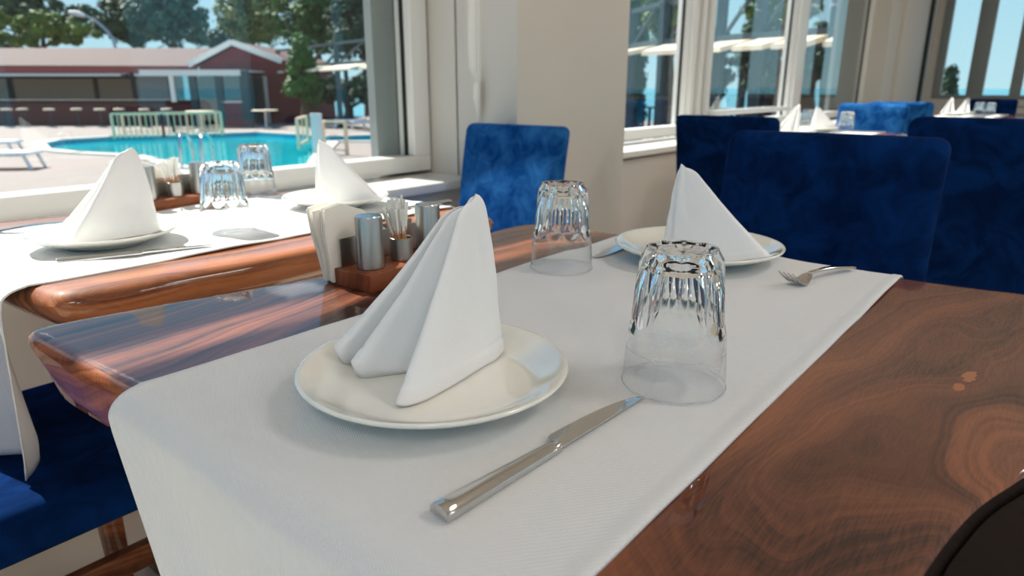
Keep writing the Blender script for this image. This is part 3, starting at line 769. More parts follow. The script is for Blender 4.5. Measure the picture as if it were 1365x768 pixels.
# ------------------------------------------------------------------ condiment stands
def caddy(x, y, rz, lab, where, seed):
    random.seed(seed)
    t = thing('condiment_stand', (x, y, T + .0003), rz, lab, 'stand', 'wooden condiment stands')
    MB().box(0, .182, 0, .072, 0, .023).build('wooden_base', 'block_wood', t, bevel=.0012)
    pl = MB(); pl.box(.008, .176, .066, .0675, .023, .062); pl.build('holder_plate', 'brushed', t, bevel=.0004, bsegs=1)
    MB().box(.008, .176, .0965, .098, .0, .062).build('holder_plate', 'brushed', t, bevel=.0004, bsegs=1)
    MB().box(.008, .176, .066, .098, .0, .0012).build('holder_floor', 'brushed', t)
    c = Vector((x, y, 0)); rot = Matrix.Rotation(rz, 3, 'Z')
    def wp(a, b_, z): return c + rot @ Vector((a, b_, 0)) + Vector((0, 0, T + z))
    for k, (a, b_, nm) in enumerate(((.032, .034, 'salt'), (.147, .036, 'pepper'))):
        s_ = thing('shaker', wp(a, b_, .0235), rz, ('brushed steel shaker on the left of the stand ' if k == 0 else 'brushed steel shaker on the right of the stand ') + where, 'shaker', 'steel shakers')
        MB().lathe([(.0005, 0), (.0172, 0), (.0182, .001), (.0182, .068), (.0176, .0695)], n=40).build('shaker_body', 'brushed', s_, smooth=True, angle=35)
        MB().lathe([(.0176, .0692), (.0168, .0706), (.010, .0710), (.0005, .0710)], n=40).build('shaker_lid', 'blue_lid', s_, smooth=True, angle=50)
    cu = thing('toothpick_cup', wp(.090, .034, .0235), rz, 'short steel cup of toothpicks on the stand ' + where, 'cup', 'steel toothpick cups')
    MB().lathe([(.0005, 0), (.0150, 0), (.0158, .0008), (.0158, .031), (.0150, .0315), (.0146, .031), (.0146, .0022), (.0005, .0020)], n=36).build('cup_body', 'brushed', cu, smooth=True, angle=35)
    for k in range(30):
        a = random.random() * 2 * PI; r = .0105 * math.sqrt(random.random()); la = random.uniform(-.3, .12) if k < 22 else random.uniform(-.5, .1); lb = random.uniform(-.16, .16)
        p0 = (r * .5 * math.cos(a), r * .5 * math.sin(a), .003)
        L = random.uniform(.062, .072) + max(0, la + .15) * .03
        d = Vector((la * .9, lb, 1)).normalized()
        tk = MB(); q1 = Vector(p0) + d * L * .62; q2 = Vector(p0) + d * L
        tk.tube([p0, q1], .0011, 5)
        base = wp(.090, .034, .0235)
        if k == 0:
            pass
        o = thing('toothpick', base, rz, 'paper-wrapped toothpick in the steel cup ' + where, 'toothpick', 'wrapped toothpicks in the cup ' + where)
        tk.build('pick', 'stick', o)
        sl_ = MB(); w_ = .0030; u = Vector((math.cos(a), math.sin(a), 0)); u = (u - d * u.dot(d)).normalized(); v = d.cross(u) * .0005
        qa = Vector(p0) + d * L * .56; qb = Vector(p0) + d * (L + .008)
        sl_.hexa([qa - u * w_ * .6 - v, qa + u * w_ * .6 - v, qa + u * w_ * .6 + v, qa - u * w_ * .6 + v], [qb - u * w_ - v, qb + u * w_ - v, qb + u * w_ + v, qb - u * w_ + v])
        sl_.build('paper_sleeve', 'sleeve', o)
    # paper napkins standing in the slot behind the block
    for k in range(6):
        yy = .0700 + k * .0046; L0 = -.004 + .002 * (k % 3); lean = (k - 2) * .004
        hgt = .100 - .003 * (k % 2)
        v = []; F = []
        outl = [(L0, .002), (L0 + .112, .002), (L0 + .112, .05), (L0 + .060, hgt - .008), (L0 + .022, hgt + .006), (L0 - .004 - .006 * (k > 2), hgt + .002), (L0 - .008, hgt - .03), (L0 - .003, .04)]
        for sd in (0, .0028):
            for (a, z) in outl: v.append((a - lean * z * 2, yy + sd + (.10 * z if k > 3 else .02 * z) + .001 * math.sin(z * 60 + k), z))
        nn = len(outl); F.append(tuple(range(nn))); F.append(tuple(nn + i for i in reversed(range(nn))))
        for i in range(nn): F.append((i, (i + 1) % nn, nn + (i + 1) % nn, nn + i))
        mb = MB().add(v, F)
        o = mb.build('paper_napkin', 'paper', None, bevel=.0009, bsegs=2, loc=wp(0, 0, .0018)); o.rotation_euler = (0, 0, rz)
        tag(o, 'folded white paper napkin standing in the stand ' + where, 'napkin', 'paper napkins in the stand ' + where)
caddy(.536, .674, .06, 'reddish wooden condiment stand with shakers between the two walnut tables', 'between the two tables', 4)
caddy(.606, 1.505, .0, 'reddish wooden condiment stand in full sun beside the pool window', 'beside the pool window', 9)

# ================================================================== CHAIRS
def chair_proto(vel='velvet', wood='chair_wood', w_=.45, top=.905, rcl=.07, corner=.028):
    """faces -x: the back stands at x = 0..th, the seat runs to x = -.45; base at floor"""
    t = thing('dining_chair')
    th = .075; zb = .40
    def back():
        bm = bmesh.new(); nx, ny, nz = 2, 12, 14
        mb = MB()
        mb.box(0, th, -w_ / 2, w_ / 2, zb, top)
        o = mb.build('backrest', vel, t, bevel=corner, bsegs=5)
        me = o.data
        bm.from_mesh(me); bmesh.ops.subdivide_edges(bm, edges=[e for e in bm.edges if e.calc_length() > .1], cuts=8, use_grid_fill=True)
        for v in bm.verts:
            k = (v.co.z - zb) / (top - zb); v.co.x += rcl * k * k * .6 + rcl * .4 * k
            ss = 1 - (2 * v.co.y / w_) ** 2
            v.co.x += -.006 * ss * (1 if v.co.x < th / 2 + rcl * k else -1) * math.sin(PI * max(0, min(1, k)))
        bm.to_mesh(me); bm.free(); me.shade_smooth(); me.set_sharp_from_angle(angle=math.radians(50))
        return o
    back()
    o = MB().box(-.44, .03, -w_ / 2, w_ / 2, .395, .475).build('seat', vel, t, bevel=.02, bsegs=4)
    for sx, sy in ((-1, -1), (-1, 1), (1, -1), (1, 1)):
        x = -.405 if sx < 0 else .025; y = sy * (w_ / 2 - .035); s0 = .017; s1 = .024
        ox = -.01 if sx < 0 else .03
        MB().hexa([(x + ox - s0, y - s0, 0), (x + ox + s0, y - s0, 0), (x + ox + s0, y + s0, 0), (x + ox - s0, y + s0, 0)],
                  [(x - s1, y - s1, .396), (x + s1, y - s1, .396), (x + s1, y + s1, .396), (x - s1, y + s1, .396)]).build('leg', wood if not (sx < 0 and sy > 0 and wood == 'two') else 'pale_wood', t, bevel=.003)
    for sy in (-1, 1):
        y = sy * (w_ / 2 - .035); MB().box(-.39, .02, y - .010, y + .010, .285, .325).build('stretcher', wood, t, bevel=.002)
    return t
ch_shaded = chair_proto('velvet'); ch_lit = chair_proto('velvet_lit')
G_CH = 'blue velvet dining chairs'
def place_chair(proto, x, y, rz, lab, z=0, sc=1, used={}):
    o = proto if proto.name not in used else dup(proto)
    used[o.name] = 1; o.location = (x, y, z); o.rotation_euler = (0, 0, rz); o.scale = (1, 1, sc)
    tag(o, lab, 'chair', G_CH); return o
place_chair(ch_lit, 1.86, 1.595, 0, 'window-lit blue velvet chair against the cream pillar, at the far side of the window table', sc=.975)
place_chair(ch_shaded, 1.52, .427, .0, 'shaded blue velvet chair across the near table, directly behind the fork', sc=1.01)
place_chair(ch_shaded, .0, 1.22, PI, 'shaded blue velvet chair at the near side of the window table, seat partly in sun')
place_chair(ch_shaded, 2.99, 1.195, PI, 'shaded blue velvet chair with its back to us below the far windows', sc=.99)
place_chair(ch_shaded, 2.17, .135, PI, 'nearly black shaded blue velvet chair with its back to us at the right edge', sc=1.038)
place_chair(ch_lit, 5.32, 1.18, 0, 'blue velvet chair behind the far napkins, its front face catching light', sc=1.0)
place_chair(ch_lit, 6.25, 1.15, PI, 'blue velvet chair standing back to back behind the far napkin table', sc=1.0)
place_chair(ch_shaded, 9.4, .86, 0, 'shade-dark blue velvet chair below the end window beyond the farthest table', sc=.98)
place_chair(ch_shaded, 9.5, .22, 0, 'shade-dark blue velvet chair at the right edge below the end window', sc=.97)

# ------------------------------------------------------------------ far tables with their settings
def far_table(x0, x1, y0, y1, lab, seed):
    random.seed(seed)
    t = thing('dining_table', (0, 0, 0), 0, lab, 'table', 'walnut slab tables')
    j = lambda: random.uniform(-.012, .012)
    pts = [(x0 + j(), y0 + .04), (x0 + .04, y0 + j()), ((x0 + x1) / 2, y0 + .02 + j()), (x1 - .04, y0 + j()), (x1 + j(), y0 + .04), (x1 + .01 + j(), (y0 + y1) / 2),
           (x1 + j(), y1 - .04), (x1 - .04, y1 + j()), ((x0 + x1) / 2, y1 - .02 + j()), (x0 + .04, y1 + j()), (x0 + j(), y1 - .04), (x0 + .01 + j(), (y0 + y1) / 2)]
    slab('tabletop', pts, 'walnut2', t, rows2, n=5)
    pedestal(t, (x0 + x1) / 2, (y0 + y1) / 2, T - .064)
far_table(3.78, 4.68, .80, 1.62, 'walnut table in the middle distance behind the shaded chairs', 3)
far_table(7.55, 8.45, .35, 1.25, 'farthest walnut table near the end window', 6)
runner('table_runner', 3.765, 4.695, .93, 1.42, .2, .2, 'white runner with napkin peaks on the middle-distance table', .3, .1, 8.1, 'white table runners', nU=24, nV=20, flat=True)
runner('table_runner', 7.535, 8.465, .62, 1.12, .2, .2, 'white runner on the farthest table near the end window', .3, .1, 4.1, 'white table runners', nU=24, nV=20, flat=True)
ZF = T + .0035; ZFN = ZF + .0078
place_plate(4.05, 1.27, ZF, 'cream plate at the near seat of the middle-distance table'); place_napkin(4.05, 1.27, .1, 'white napkin peak, left of the pair on the middle-distance table', z=ZFN)
place_plate(4.42, 1.25, ZF, 'cream plate at the far seat of the middle-distance table'); place_napkin(4.42, 1.25, .1, 'white napkin peak, right of the pair on the middle-distance table', z=ZFN, opened=True)
place_glass(4.27, 1.06, 'upturned tumbler in front of the napkin pair on the middle-distance table', z=ZF)
place_glass(4.56, 1.36, 'upturned tumbler half hidden behind the middle-distance napkins', z=ZF, rz=.5)
place_plate(7.80, 1.00, ZF, 'cream plate at the near seat of the farthest table'); place_napkin(7.78, 1.02, .3, 'white napkin peak, left of the pair on the farthest table', z=ZFN)
place_plate(8.20, .98, ZF, 'cream plate at the far seat of the farthest table'); place_napkin(8.16, .94, .2, 'white napkin peak, right of the pair on the farthest table', z=ZFN)
place_glass(7.92, .82, 'upturned tumbler right of the napkin pair on the farthest table', z=ZF)
place_glass(7.80, .72, 'upturned tumbler at the right end of the farthest table', z=ZF, rz=.6)

# ================================================================== OUTSIDE
G = -.60
def ray(px, py): return FW + RT * ((px - 682.5) / FPX) - UP * ((py - 384) / FPX)
def gz(px, py, z=G):          # point of the ground plane (or height z) seen in direction (px, py)
    d = ray(px, py); k = (z - CAM_H) / d.z; return Vector((0, 0, CAM_H)) + d * k
def fz(px, py, f):            # point at forward distance f seen in direction (px, py)
    d = ray(px, py); k = f / d.dot(FH); return Vector((0, 0, CAM_H)) + d * k
def wr(r, f, z): p = RT * r + FH * f; return Vector((p.x, p.y, z))
# ground with the pool cut out of it
pool_px = [(60, 192), (85, 187), (150, 183), (240, 180.5), (340, 177), (400, 180.5), (440, 183), (512, 180), (560, 182), (560, 190), (437, 190), (418, 206), (408, 220), (380, 250), (300, 252), (262, 226), (215, 214), (190, 208), (112, 204), (70, 200)]
pool = [gz(*p) for p in pool_px]
def flatpoly(pts, z): return [(p.x, p.y, z) for p in pts]
bm = bmesh.new()
land = [(-60, 2.41), (40, 2.41), (30, 20), (26, 34), (34, 60), (-60, 60)]
vo = [bm.verts.new((x, y, G)) for x, y in land]; vi = [bm.verts.new((p.x, p.y, G)) for p in pool]
eds = [bm.edges.new((vo[i], vo[(i + 1) % len(vo)])) for i in range(len(vo))] + [bm.edges.new((vi[i], vi[(i + 1) % len(vi)])) for i in range(len(vi))]
bmesh.ops.triangle_fill(bm, edges=eds, use_beauty=True, use_dissolve=False)
for f in list(bm.faces):
    if f.normal.z < 0: f.normal_flip()
me = bpy.data.meshes.new('pool_deck'); bm.to_mesh(me); bm.free(); me.materials.append(M['deck'])
o = bpy.data.objects.new('pool_deck', me); COL.objects.link(o); o['kind'] = 'structure'
MB().box(-60, 40, -30, 2.41, G - .4, G - .02).build('ground_under_room', 'deck')['kind'] = 'structure'
pt = thing('swimming_pool', (pool[4].x, pool[4].y, G), 0, 'turquoise swimming pool with pale edge outside the left window', 'pool')
pc = pt.location
mb = MB(); N = len(pool)
for z in (G, G - .9): mb.v += [(p.x - pc.x, p.y - pc.y, z - G) for p in pool]
for i in range(N): mb.f.append((i, (i + 1) % N, N + (i + 1) % N, N + i))
mb.f.append(tuple(N + i for i in range(N))); mb.build('pool_basin', 'pool_tile', pt)
MB().add([(p.x - pc.x, p.y - pc.y, -.12) for p in pool], [tuple(range(N))]).build('pool_water', 'water', pt)
cp = MB()
cen = sum(pool, Vector()) / N
for i in range(N):
    a, b_ = pool[i], pool[(i + 1) % N]; d = (b_ - a).normalized(); nrm = Vector((d.y, -d.x, 0))
    if (a + nrm - cen).length < (a - nrm - cen).length: nrm = -nrm
    a2, b2 = a - d * .1 - pc, b_ + d * .1 - pc
    cp.hexa([a2, b2, b2 + nrm * .35, a2 + nrm * .35], [q + Vector((0, 0, .04)) for q in (a2, b2, b2 + nrm * .35, a2 + nrm * .35)])
cp.build('pool_coping', 'coping', pt)
o = MB().box(-3000, 3000, -3000, 3000, -2.6, -2.5).build('sea', 'sea'); o['kind'] = 'structure'
# --- bar building, laid out in its own frame: x to the right, y away from us
brot = math.atan2(RT.y, RT.x)
def bldg_loc(r, f): p = RT * r + FH * f; return (p.x, p.y, G)
def lat(px, f): return (px - 682.5) / HX * f * 1.0 if False else fz(px, 117, f).dot(RT)
def hz(py, f, px=300): return fz(px, py, f).z - G
b = thing('bar_building', bldg_loc(0, 0), brot, 'low dark red bar building with brown roof and white gable across the pool', 'building')
f0 = 33.0; gl_, gr_ = lat(268, f0), lat(376, f0)
apx = lat(319, f0); za = hz(57.5, f0, 319); ze = hz(85, f0, 268); zr = hz(79, f0, 376)
# right wing wall with gable
def prism(pts, y0, y1):
    m_ = MB(); n_ = len(pts)
    m_.v += [(x, y0, z) for x, z in pts] + [(x, y1, z) for x, z in pts]
    m_.f.append(tuple(range(n_))); m_.f.append(tuple(n_ + i for i in reversed(range(n_))))
    for i in range(n_): m_.f.append((i, (i + 1) % n_, n_ + (i + 1) % n_, n_ + i))
    return m_
prism([(gl_, 0), (lat(402, f0), 0), (lat(402, f0), zr - .35), (gr_, zr - .1), (apx, za - .12), (gl_ + .02, ze - .1)], f0, f0 + 6).build('gable_wall', 'redwall', b)
rf = MB(); kb = lat(211, 41); zb2 = hz(68, 41, 211)
rf.hexa([(gl_ - .25, f0 - .3, ze - .12), (apx, f0 - .3, za - .05), (apx - .2, 44, za - .05), (gl_ - .45, 44, ze - .12)], [(gl_ - .25, f0 - .3, ze), (apx, f0 - .3, za + .07), (apx - .2, 44, za + .07), (gl_ - .45, 44, ze)])
rf.hexa([(apx, f0 - .3, za - .05), (gr_ + .15, f0 - .3, zr - .15), (gr_ + .15, 44, zr - .15), (apx, 44, za - .05)], [(apx, f0 - .3, za + .07), (gr_ + .15, f0 - .3, zr - .03), (gr_ + .15, 44, zr - .03), (apx, 44, za + .07)])
rf.build('roof', 'roof', b)
vb = MB(); vb.bar((gl_ - .3, f0 - .38, ze - .06), (apx, f0 - .38, za + .02), .08, .26, (0, 1, 0)); vb.bar((apx, f0 - .38, za + .02), (gr_ + .2, f0 - .38, zr - .09), .08, .26, (0, 1, 0))
# bars above use up=(0,1,0): width is in the gable plane
vb2 = MB(); vb2.bar((gl_ - .3, f0 - .38, ze - .06), (apx, f0 - .38, za + .02), .24, .08, (0, 1, 0)); vb2.bar((apx, f0 - .38, za + .02), (gr_ + .2, f0 - .38, zr - .09), .24, .08, (0, 1, 0))
vb2.build('barge_board', 'ext_white', b)
# left wing: roof slope, fascia, beam, counter, back wall
xl = lat(-260, 38); xr = lat(262, 38); fe = 37.0
e_l, e_r = hz(86, fe, 0), hz(88, fe, 190)
ridge = hz(64, 42, 100)
lw = MB(); lw.hexa([(xl, fe, e_l - .1), (lat(266, fe), fe, e_r - .1), (lat(266, fe) - .2, 42, ridge - .1), (xl, 42, ridge - .1)], [(xl, fe, e_l), (lat(266, fe), fe, e_r), (lat(266, fe) - .2, 42, ridge), (xl, 42, ridge)])
lw.build('roof', 'roof', b)
MB().box(xl, lat(266, fe), fe - .02, fe + .12, hz(97, fe), e_l - .08).build('fascia', 'fascia', b)
MB().box(xl, lat(232, 36.5), 36.4, 36.6, hz(101.5, 36.5), hz(98, 36.5)).build('white_beam', 'ext_white', b)
MB().box(xl, lat(240, 38.5), 38.4, 38.6, 0, e_l - .1).build('back_wall', 'dark', b)
for a, c2 in ((-130, -60), (-50, 8), (18, 124), (131, 184)):
    MB().box(lat(a, 38.2), lat(c2, 38.2), 38.25, 38.38, hz(133, 38.2), hz(105, 38.2)).build('wall_panel', 'beige_panel', b)
MB().box(lat(186, 38.2), lat(225, 38.2), 38.1, 38.3, hz(134, 38.2), hz(102, 38.2)).build('wall_panel', 'grey_frame', b)
MB().box(xl, lat(256, 31), 31, 32.2, 0, hz(138, 31)).build('bar_counter', 'maroon', b)
MB().box(xl, lat(258, 31), 30.9, 32.4, hz(138, 31), hz(133.5, 31)).build('counter_top', 'dark', b)
for pxx in (-70, 178): MB().box(lat(pxx, 36.5), lat(pxx, 36.5) + .16, 36.3, 36.5, 0, hz(98, 36.5)).build('post', 'dark', b)
# glazed corner room
fg = 30.0
for a, w_ in ((252, 9), (287, 9), (320, 11)): MB().box(lat(a, fg), lat(a + w_, fg), fg, fg + .25, 0, hz(94, fg)).build('post', 'dark_post', b)
MB().box(lat(190, fg), lat(323, fg), fg - .1, fg + .35, hz(101, fg), hz(93, fg)).build('white_beam', 'ext_white', b)
MB().box(lat(226, fg), lat(322, fg), fg + .1, 33, hz(95, fg), hz(93, fg)).build('canopy_roof', 'ext_white', b)
MB().box(lat(226, fg), lat(232, fg), fg + .02, fg + .12, hz(136, fg), hz(101, fg)).build('window_frame', 'ext_white', b)
MB().box(lat(292, fg), lat(323, fg), fg + .02, fg + .2, 0, hz(137, fg)).build('low_wall', 'redwall', b)
MB().box(lat(292, fg), lat(323, fg), fg, fg + .22, hz(137, fg), hz(135, fg)).build('sill', 'ext_white', b)
for a, c2, zt_, zb_ in ((232, 252, 101, 134), (261, 287, 101, 160), (296, 320, 101, 135)):
    MB().box(lat(a, fg), lat(c2, fg), fg + .1, fg + .12, hz(zb_, fg), hz(zt_, fg)).build('pane', 'glass_ext', b)
MB().box(lat(226, fg), lat(322, fg), 32.6, 32.7, 0, hz(101, fg)).build('room_back', 'dark', b)
# door
dx0, dx1 = lat(326, f0), lat(357, f0); dt = hz(102, f0, 340)
df = MB(); df.box(dx0, dx1, f0 - .12, f0 - .02, dt - .12, dt); df.box(dx0, dx0 + .12, f0 - .12, f0 - .02, 0, dt - .12); df.box(dx1 - .16, dx1, f0 - .12, f0 - .02, 0, dt - .12)
df.build('door_frame', 'ext_white', b)
dp = MB().box(dx0 + .12, dx1 - .16, f0 - .08, f0 - .05, .05, dt - .12).build('door', 'glass_ext', b)
# speaker box on the beam
o = MB().box(0, .3, 0, .25, -.12, .12).build('loudspeaker', 'rubber', bevel=.03); p = fz(161, 101.5, 36.1); o.location = p; o.rotation_euler = (0, 0, brot)
tag(o, 'small black loudspeaker hanging under the bar roof', 'speaker')
# bar stools and round tables
st = thing('bar_stool', (0, 0, 0), 0)
MB().lathe([(.01, .70), (.2, .70), (.22, .73), (.2, .77), (.01, .78)], n=16).build('seat', 'cream', st, smooth=True, angle=50)
MB().tube([(0, 0, .02), (0, 0, .70)], .03, 8).build('stem', 'dark_post', st)
MB().lathe([(.01, 0), (.2, 0), (.18, .03), (.01, .04)], n=16).build('foot', 'dark_post', st)
spots = [(3, 'leftmost'), (24, 'second from the left'), (60, 'third from the left'), (97, 'fourth from the left'), (128, 'fourth from the right'), (154, 'third from the right'), (188, 'second from the right'), (218, 'rightmost')]
for k, (px_, _) in enumerate(spots):
    o = st if k == 0 else dup(st); p = fz(px_, 117, 29.6 + (.35 if k % 2 else 0)); o.location = (p.x, p.y, G)
    tag(o, 'cream-topped stool, %s of those along the dark bar counter across the pool' % _, 'stool', 'stools along the bar counter')
ct = thing('round_table', (0, 0, 0), 0)
MB().lathe([(.01, .70), (.5, .70), (.52, .72), (.5, .74), (.01, .74)], n=24).build('tabletop', 'cream', ct, smooth=True, angle=50)
MB().tube([(0, 0, .02), (0, 0, .7)], .035, 8).build('stem', 'ext_white', ct); MB().lathe([(.01, 0), (.25, 0), (.2, .03), (.01, .04)], n=16).build('foot', 'ext_white', ct)
for k, (px_, ff, lab) in enumerate(((262, 27.6, 'round cream outdoor table behind the pool railing, in front of the glazed corner'), (350, 29, 'round cream outdoor table in front of the white door'))):
    o = ct if k == 0 else dup(ct); p = fz(px_, 117, ff); o.location = (p.x, p.y, G); tag(o, lab, 'table', 'round outdoor tables')
# railings round the pool steps
def railing(pts, hgt, lab, nb, mat='gold_metal'):
    t = thing('pool_railing', (pts[0].x, pts[0].y, G), 0, lab, 'railing', 'beige metal railings at the pool')
    for i in range(len(pts) - 1):
        a, c2 = pts[i] - pts[0], pts[i + 1] - pts[0]; a.z = c2.z = 0
        tr = MB(); tr.bar(a + Vector((0, 0, hgt)), c2 + Vector((0, 0, hgt)), .09, .06); tr.build('top_rail', mat, t)
        MB().bar(a + Vector((0, 0, .12)), c2 + Vector((0, 0, .12)), .04).build('bottom_rail', mat, t)
        n_ = nb[i]
        for k in range(n_ + 1):
            q = a.lerp(c2, k / n_); w_ = .07 if k in (0, n_) else .03
            MB().bar(q, q + Vector((0, 0, hgt)), w_).build('post' if w_ > .05 else 'baluster', mat, t)
railing([gz(153, 185), gz(219, 182.5), gz(297, 180)], hz(152, gz(153, 185).dot(FH), 153), 'long beige metal railing along the far pool edge', [9, 10])
railing([gz(166, 180), gz(232, 178), gz(290, 176)], hz(153, gz(166, 180).dot(FH), 153), 'second beige railing just behind the long one at the pool', [3, 3])
railing([gz(399, 199), gz(411, 192)], .80, 'short beige railing at the left of the pool steps', [2])
railing([gz(433, 205), gz(463, 207)], .80, 'short beige railing at the right of the pool steps, nearest the window', [1])
o = MB().box(-.14, .14, -.05, .05, 0, 1.0).build('sign_board', 'ext_white', bevel=.01); p = gz(425, 206); o.location = (p.x, p.y, G); o.rotation_euler = (0, 0, brot)
tag(o, 'white upright board between the short pool railings', 'board')
# steel ladder
t = thing('pool_ladder', tuple(gz(262, 228)), 0, 'curved chrome pool ladder at the near pool edge', 'ladder')
p0 = gz(262, 228)
for k, dx in enumerate((0, .42)):
    q = RT * (-.28 + dx)
    MB().tube([q + Vector((0, 0, 0)), q + Vector((0, 0, .55)), q + FH * .1 + Vector((0, 0, .68)), q + FH * .3 + Vector((0, 0, .72)), q + FH * .5 + Vector((0, 0, .6)), q + FH * .58 + Vector((0, 0, .3)), q + FH * .6 + Vector((0, 0, -.5))], .03, 8).build('handrail', 'steel', t, smooth=True, angle=60)
for z in (-.15, -.4): MB().bar(RT * -.28 + FH * .6 + Vector((0, 0, z)), RT * .14 + FH * .6 + Vector((0, 0, z)), .08, .03).build('rung', 'steel', t)
# loungers
lg = thing('sun_lounger', (0, 0, 0), 0)
fr_ = MB()
for y in (-.3, .3): fr_.bar((0, y, .32), (1.25, y, .30), .05, .06)
for x in (0, .45, .9, 1.25): fr_.bar((x, -.3, .31), (x, .3, .31), .06, .04)
fr_.build('frame', 'plastic', lg)
for x in (.1, 1.1):
    for y in (-.28, .28): MB().bar((x, y, .31), (x + (-.12 if x < .5 else .12), y, 0), .06, .05).build('leg', 'plastic', lg)
MB().box(.0, 1.25, -.27, .27, .33, .355).build('seat', 'plastic', lg, bevel=.008)
MB().hexa([(1.2, -.27, .33), (1.2, .27, .33), (1.85, .27, .80), (1.85, -.27, .80)], [(1.18, -.27, .355), (1.18, .27, .355), (1.83, .27, .83), (1.83, -.27, .83)]).build('backrest', 'mesh_grey', lg)
spots = [(gz(447, 171), brot + .15, 'white sun lounger with raised back across the pool, left of the three'),
         (gz(469, 173), brot + .15, 'white sun lounger with raised back across the pool, middle of the three'),
         (gz(499, 175), brot + .15, 'white sun lounger with raised back across the pool, right of the three'),
         (gz(50, 224), brot + PI + .15, 'white sun lounger at the left edge of the pool deck'),
         (gz(26, 206), brot + PI + .25, 'white sun lounger behind the leftmost one on the pool deck')]
for k, (p, r_, lab) in enumerate(spots):
    o = lg if k == 0 else dup(lg); o.location = (p.x, p.y, G); o.rotation_euler = (0, 0, r_); tag(o, lab, 'sun lounger', 'white pool loungers')
# street lamp
p = fz(163, 117, 46); t = thing('street_lamp', (p.x, p.y, G), brot, 'curved grey street lamp rising behind the bar roof', 'lamp')
q = lambda px_, py_: ((lat(px_, 46) - lat(163, 46)), 0, hz(py_, 46, px_))
MB().tube([(0, 0, 0), q(163, 68), q(160, 50), q(152, 38), q(141, 27), q(128, 20)], [.11, .10, .09, .08, .07, .06], 8).build('pole', 'lampgrey', t, smooth=True, angle=60)
MB().tube([q(129, 21), q(120, 18), q(109, 16)], [.09, .17, .1], 8).build('lamp_head', 'ext_white', t, smooth=True, angle=60)

# --- pergola with awnings running along the outside towards the far windows
prow = [gz(372, 92, 1.9), gz(500, 84, 1.9), gz(700, 74, 1.9), gz(842, 66, 1.9), gz(884, 60, 1.9), gz(960, 56, 1.9), gz(1012, 52, 1.9), gz(1060, 49, 1.9), gz(1112, 46, 1.9), gz(1240, 40, 1.9)]
pg = thing('pergola', (prow[0].x, prow[0].y, G), 0, 'dark metal pergola with cream awning strips beyond the pool and far windows', 'pergola')
pb = Vector((prow[0].x, prow[0].y, G))
for i in range(len(prow) - 1):
    a, c2 = prow[i] - pb, prow[i + 1] - pb
    MB().bar(a, c2, .2, .24).build('beam', 'dark_post', pg)
    MB().bar(a + Vector((0, 0, .85)), c2 + Vector((0, 0, .85)), .12, .10).build('beam', 'dark_post', pg)
    d = (c2 - a).normalized(); n_ = Vector((-d.y, d.x, 0)).normalized()
    if n_.dot(FH) < 0: n_ = -n_
    k = max(1, round((c2 - a).length / 3.5))
    for j in range(k):
        s0 = a.lerp(c2, (j + .08) / k); s1 = a.lerp(c2, (j + .92) / k)
        z = Vector((0, 0, -.10))
        MB().hexa([s0 + z - n_ * .1, s1 + z - n_ * .1, s1 + z * 2.5 - n_ * .9, s0 + z * 2.5 - n_ * .9], [s0 - n_ * .1, s1 - n_ * .1, s1 + z * 1.6 - n_ * .9, s0 + z * 1.6 - n_ * .9]).build('awning', 'cream', pg)
        q = a.lerp(c2, j / k)
        if i != 2: MB().bar((q.x, q.y, 0), (q.x, q.y, q.z + .85), .17).build('post', 'dark_post', pg)
        MB().bar(q, a.lerp(c2, (j + .75) / k) + Vector((0, 0, .82)), .06).build('brace', 'dark_post', pg)
        e2 = q + n_ * 3.5
        MB().bar(q, e2, .10, .12).build('rafter', 'dark_post', pg)
        MB().bar((e2.x, e2.y, 0), e2, .16).build('post', 'dark_post', pg)
# fence towards the sea beyond the pergola
fa, fb = gz(455, 150, G) , gz(1250, 165, G)
fn = thing('shore_fence', (0, 0, G), 0, 'dark slatted fence in front of the sea beyond the pergola', 'fence')
fpts = [wr(-6.2, 33, 0), wr(1.5, 26, 0), wr(6, 21, 0), wr(9.5, 17, 0), wr(13, 14, 0)]
for i in range(4):
    a, c2 = fpts[i], fpts[i + 1]
    MB().bar(a + Vector((0, 0, 1.0)), c2 + Vector((0, 0, 1.0)), .06).build('top_rail', 'dark_post', fn)
    for k in range(26):
        q = a.lerp(c2, k / 26); MB().bar(q, q + Vector((0, 0, 1.0)), .10, .03).build('slat', 'dark_post', fn)

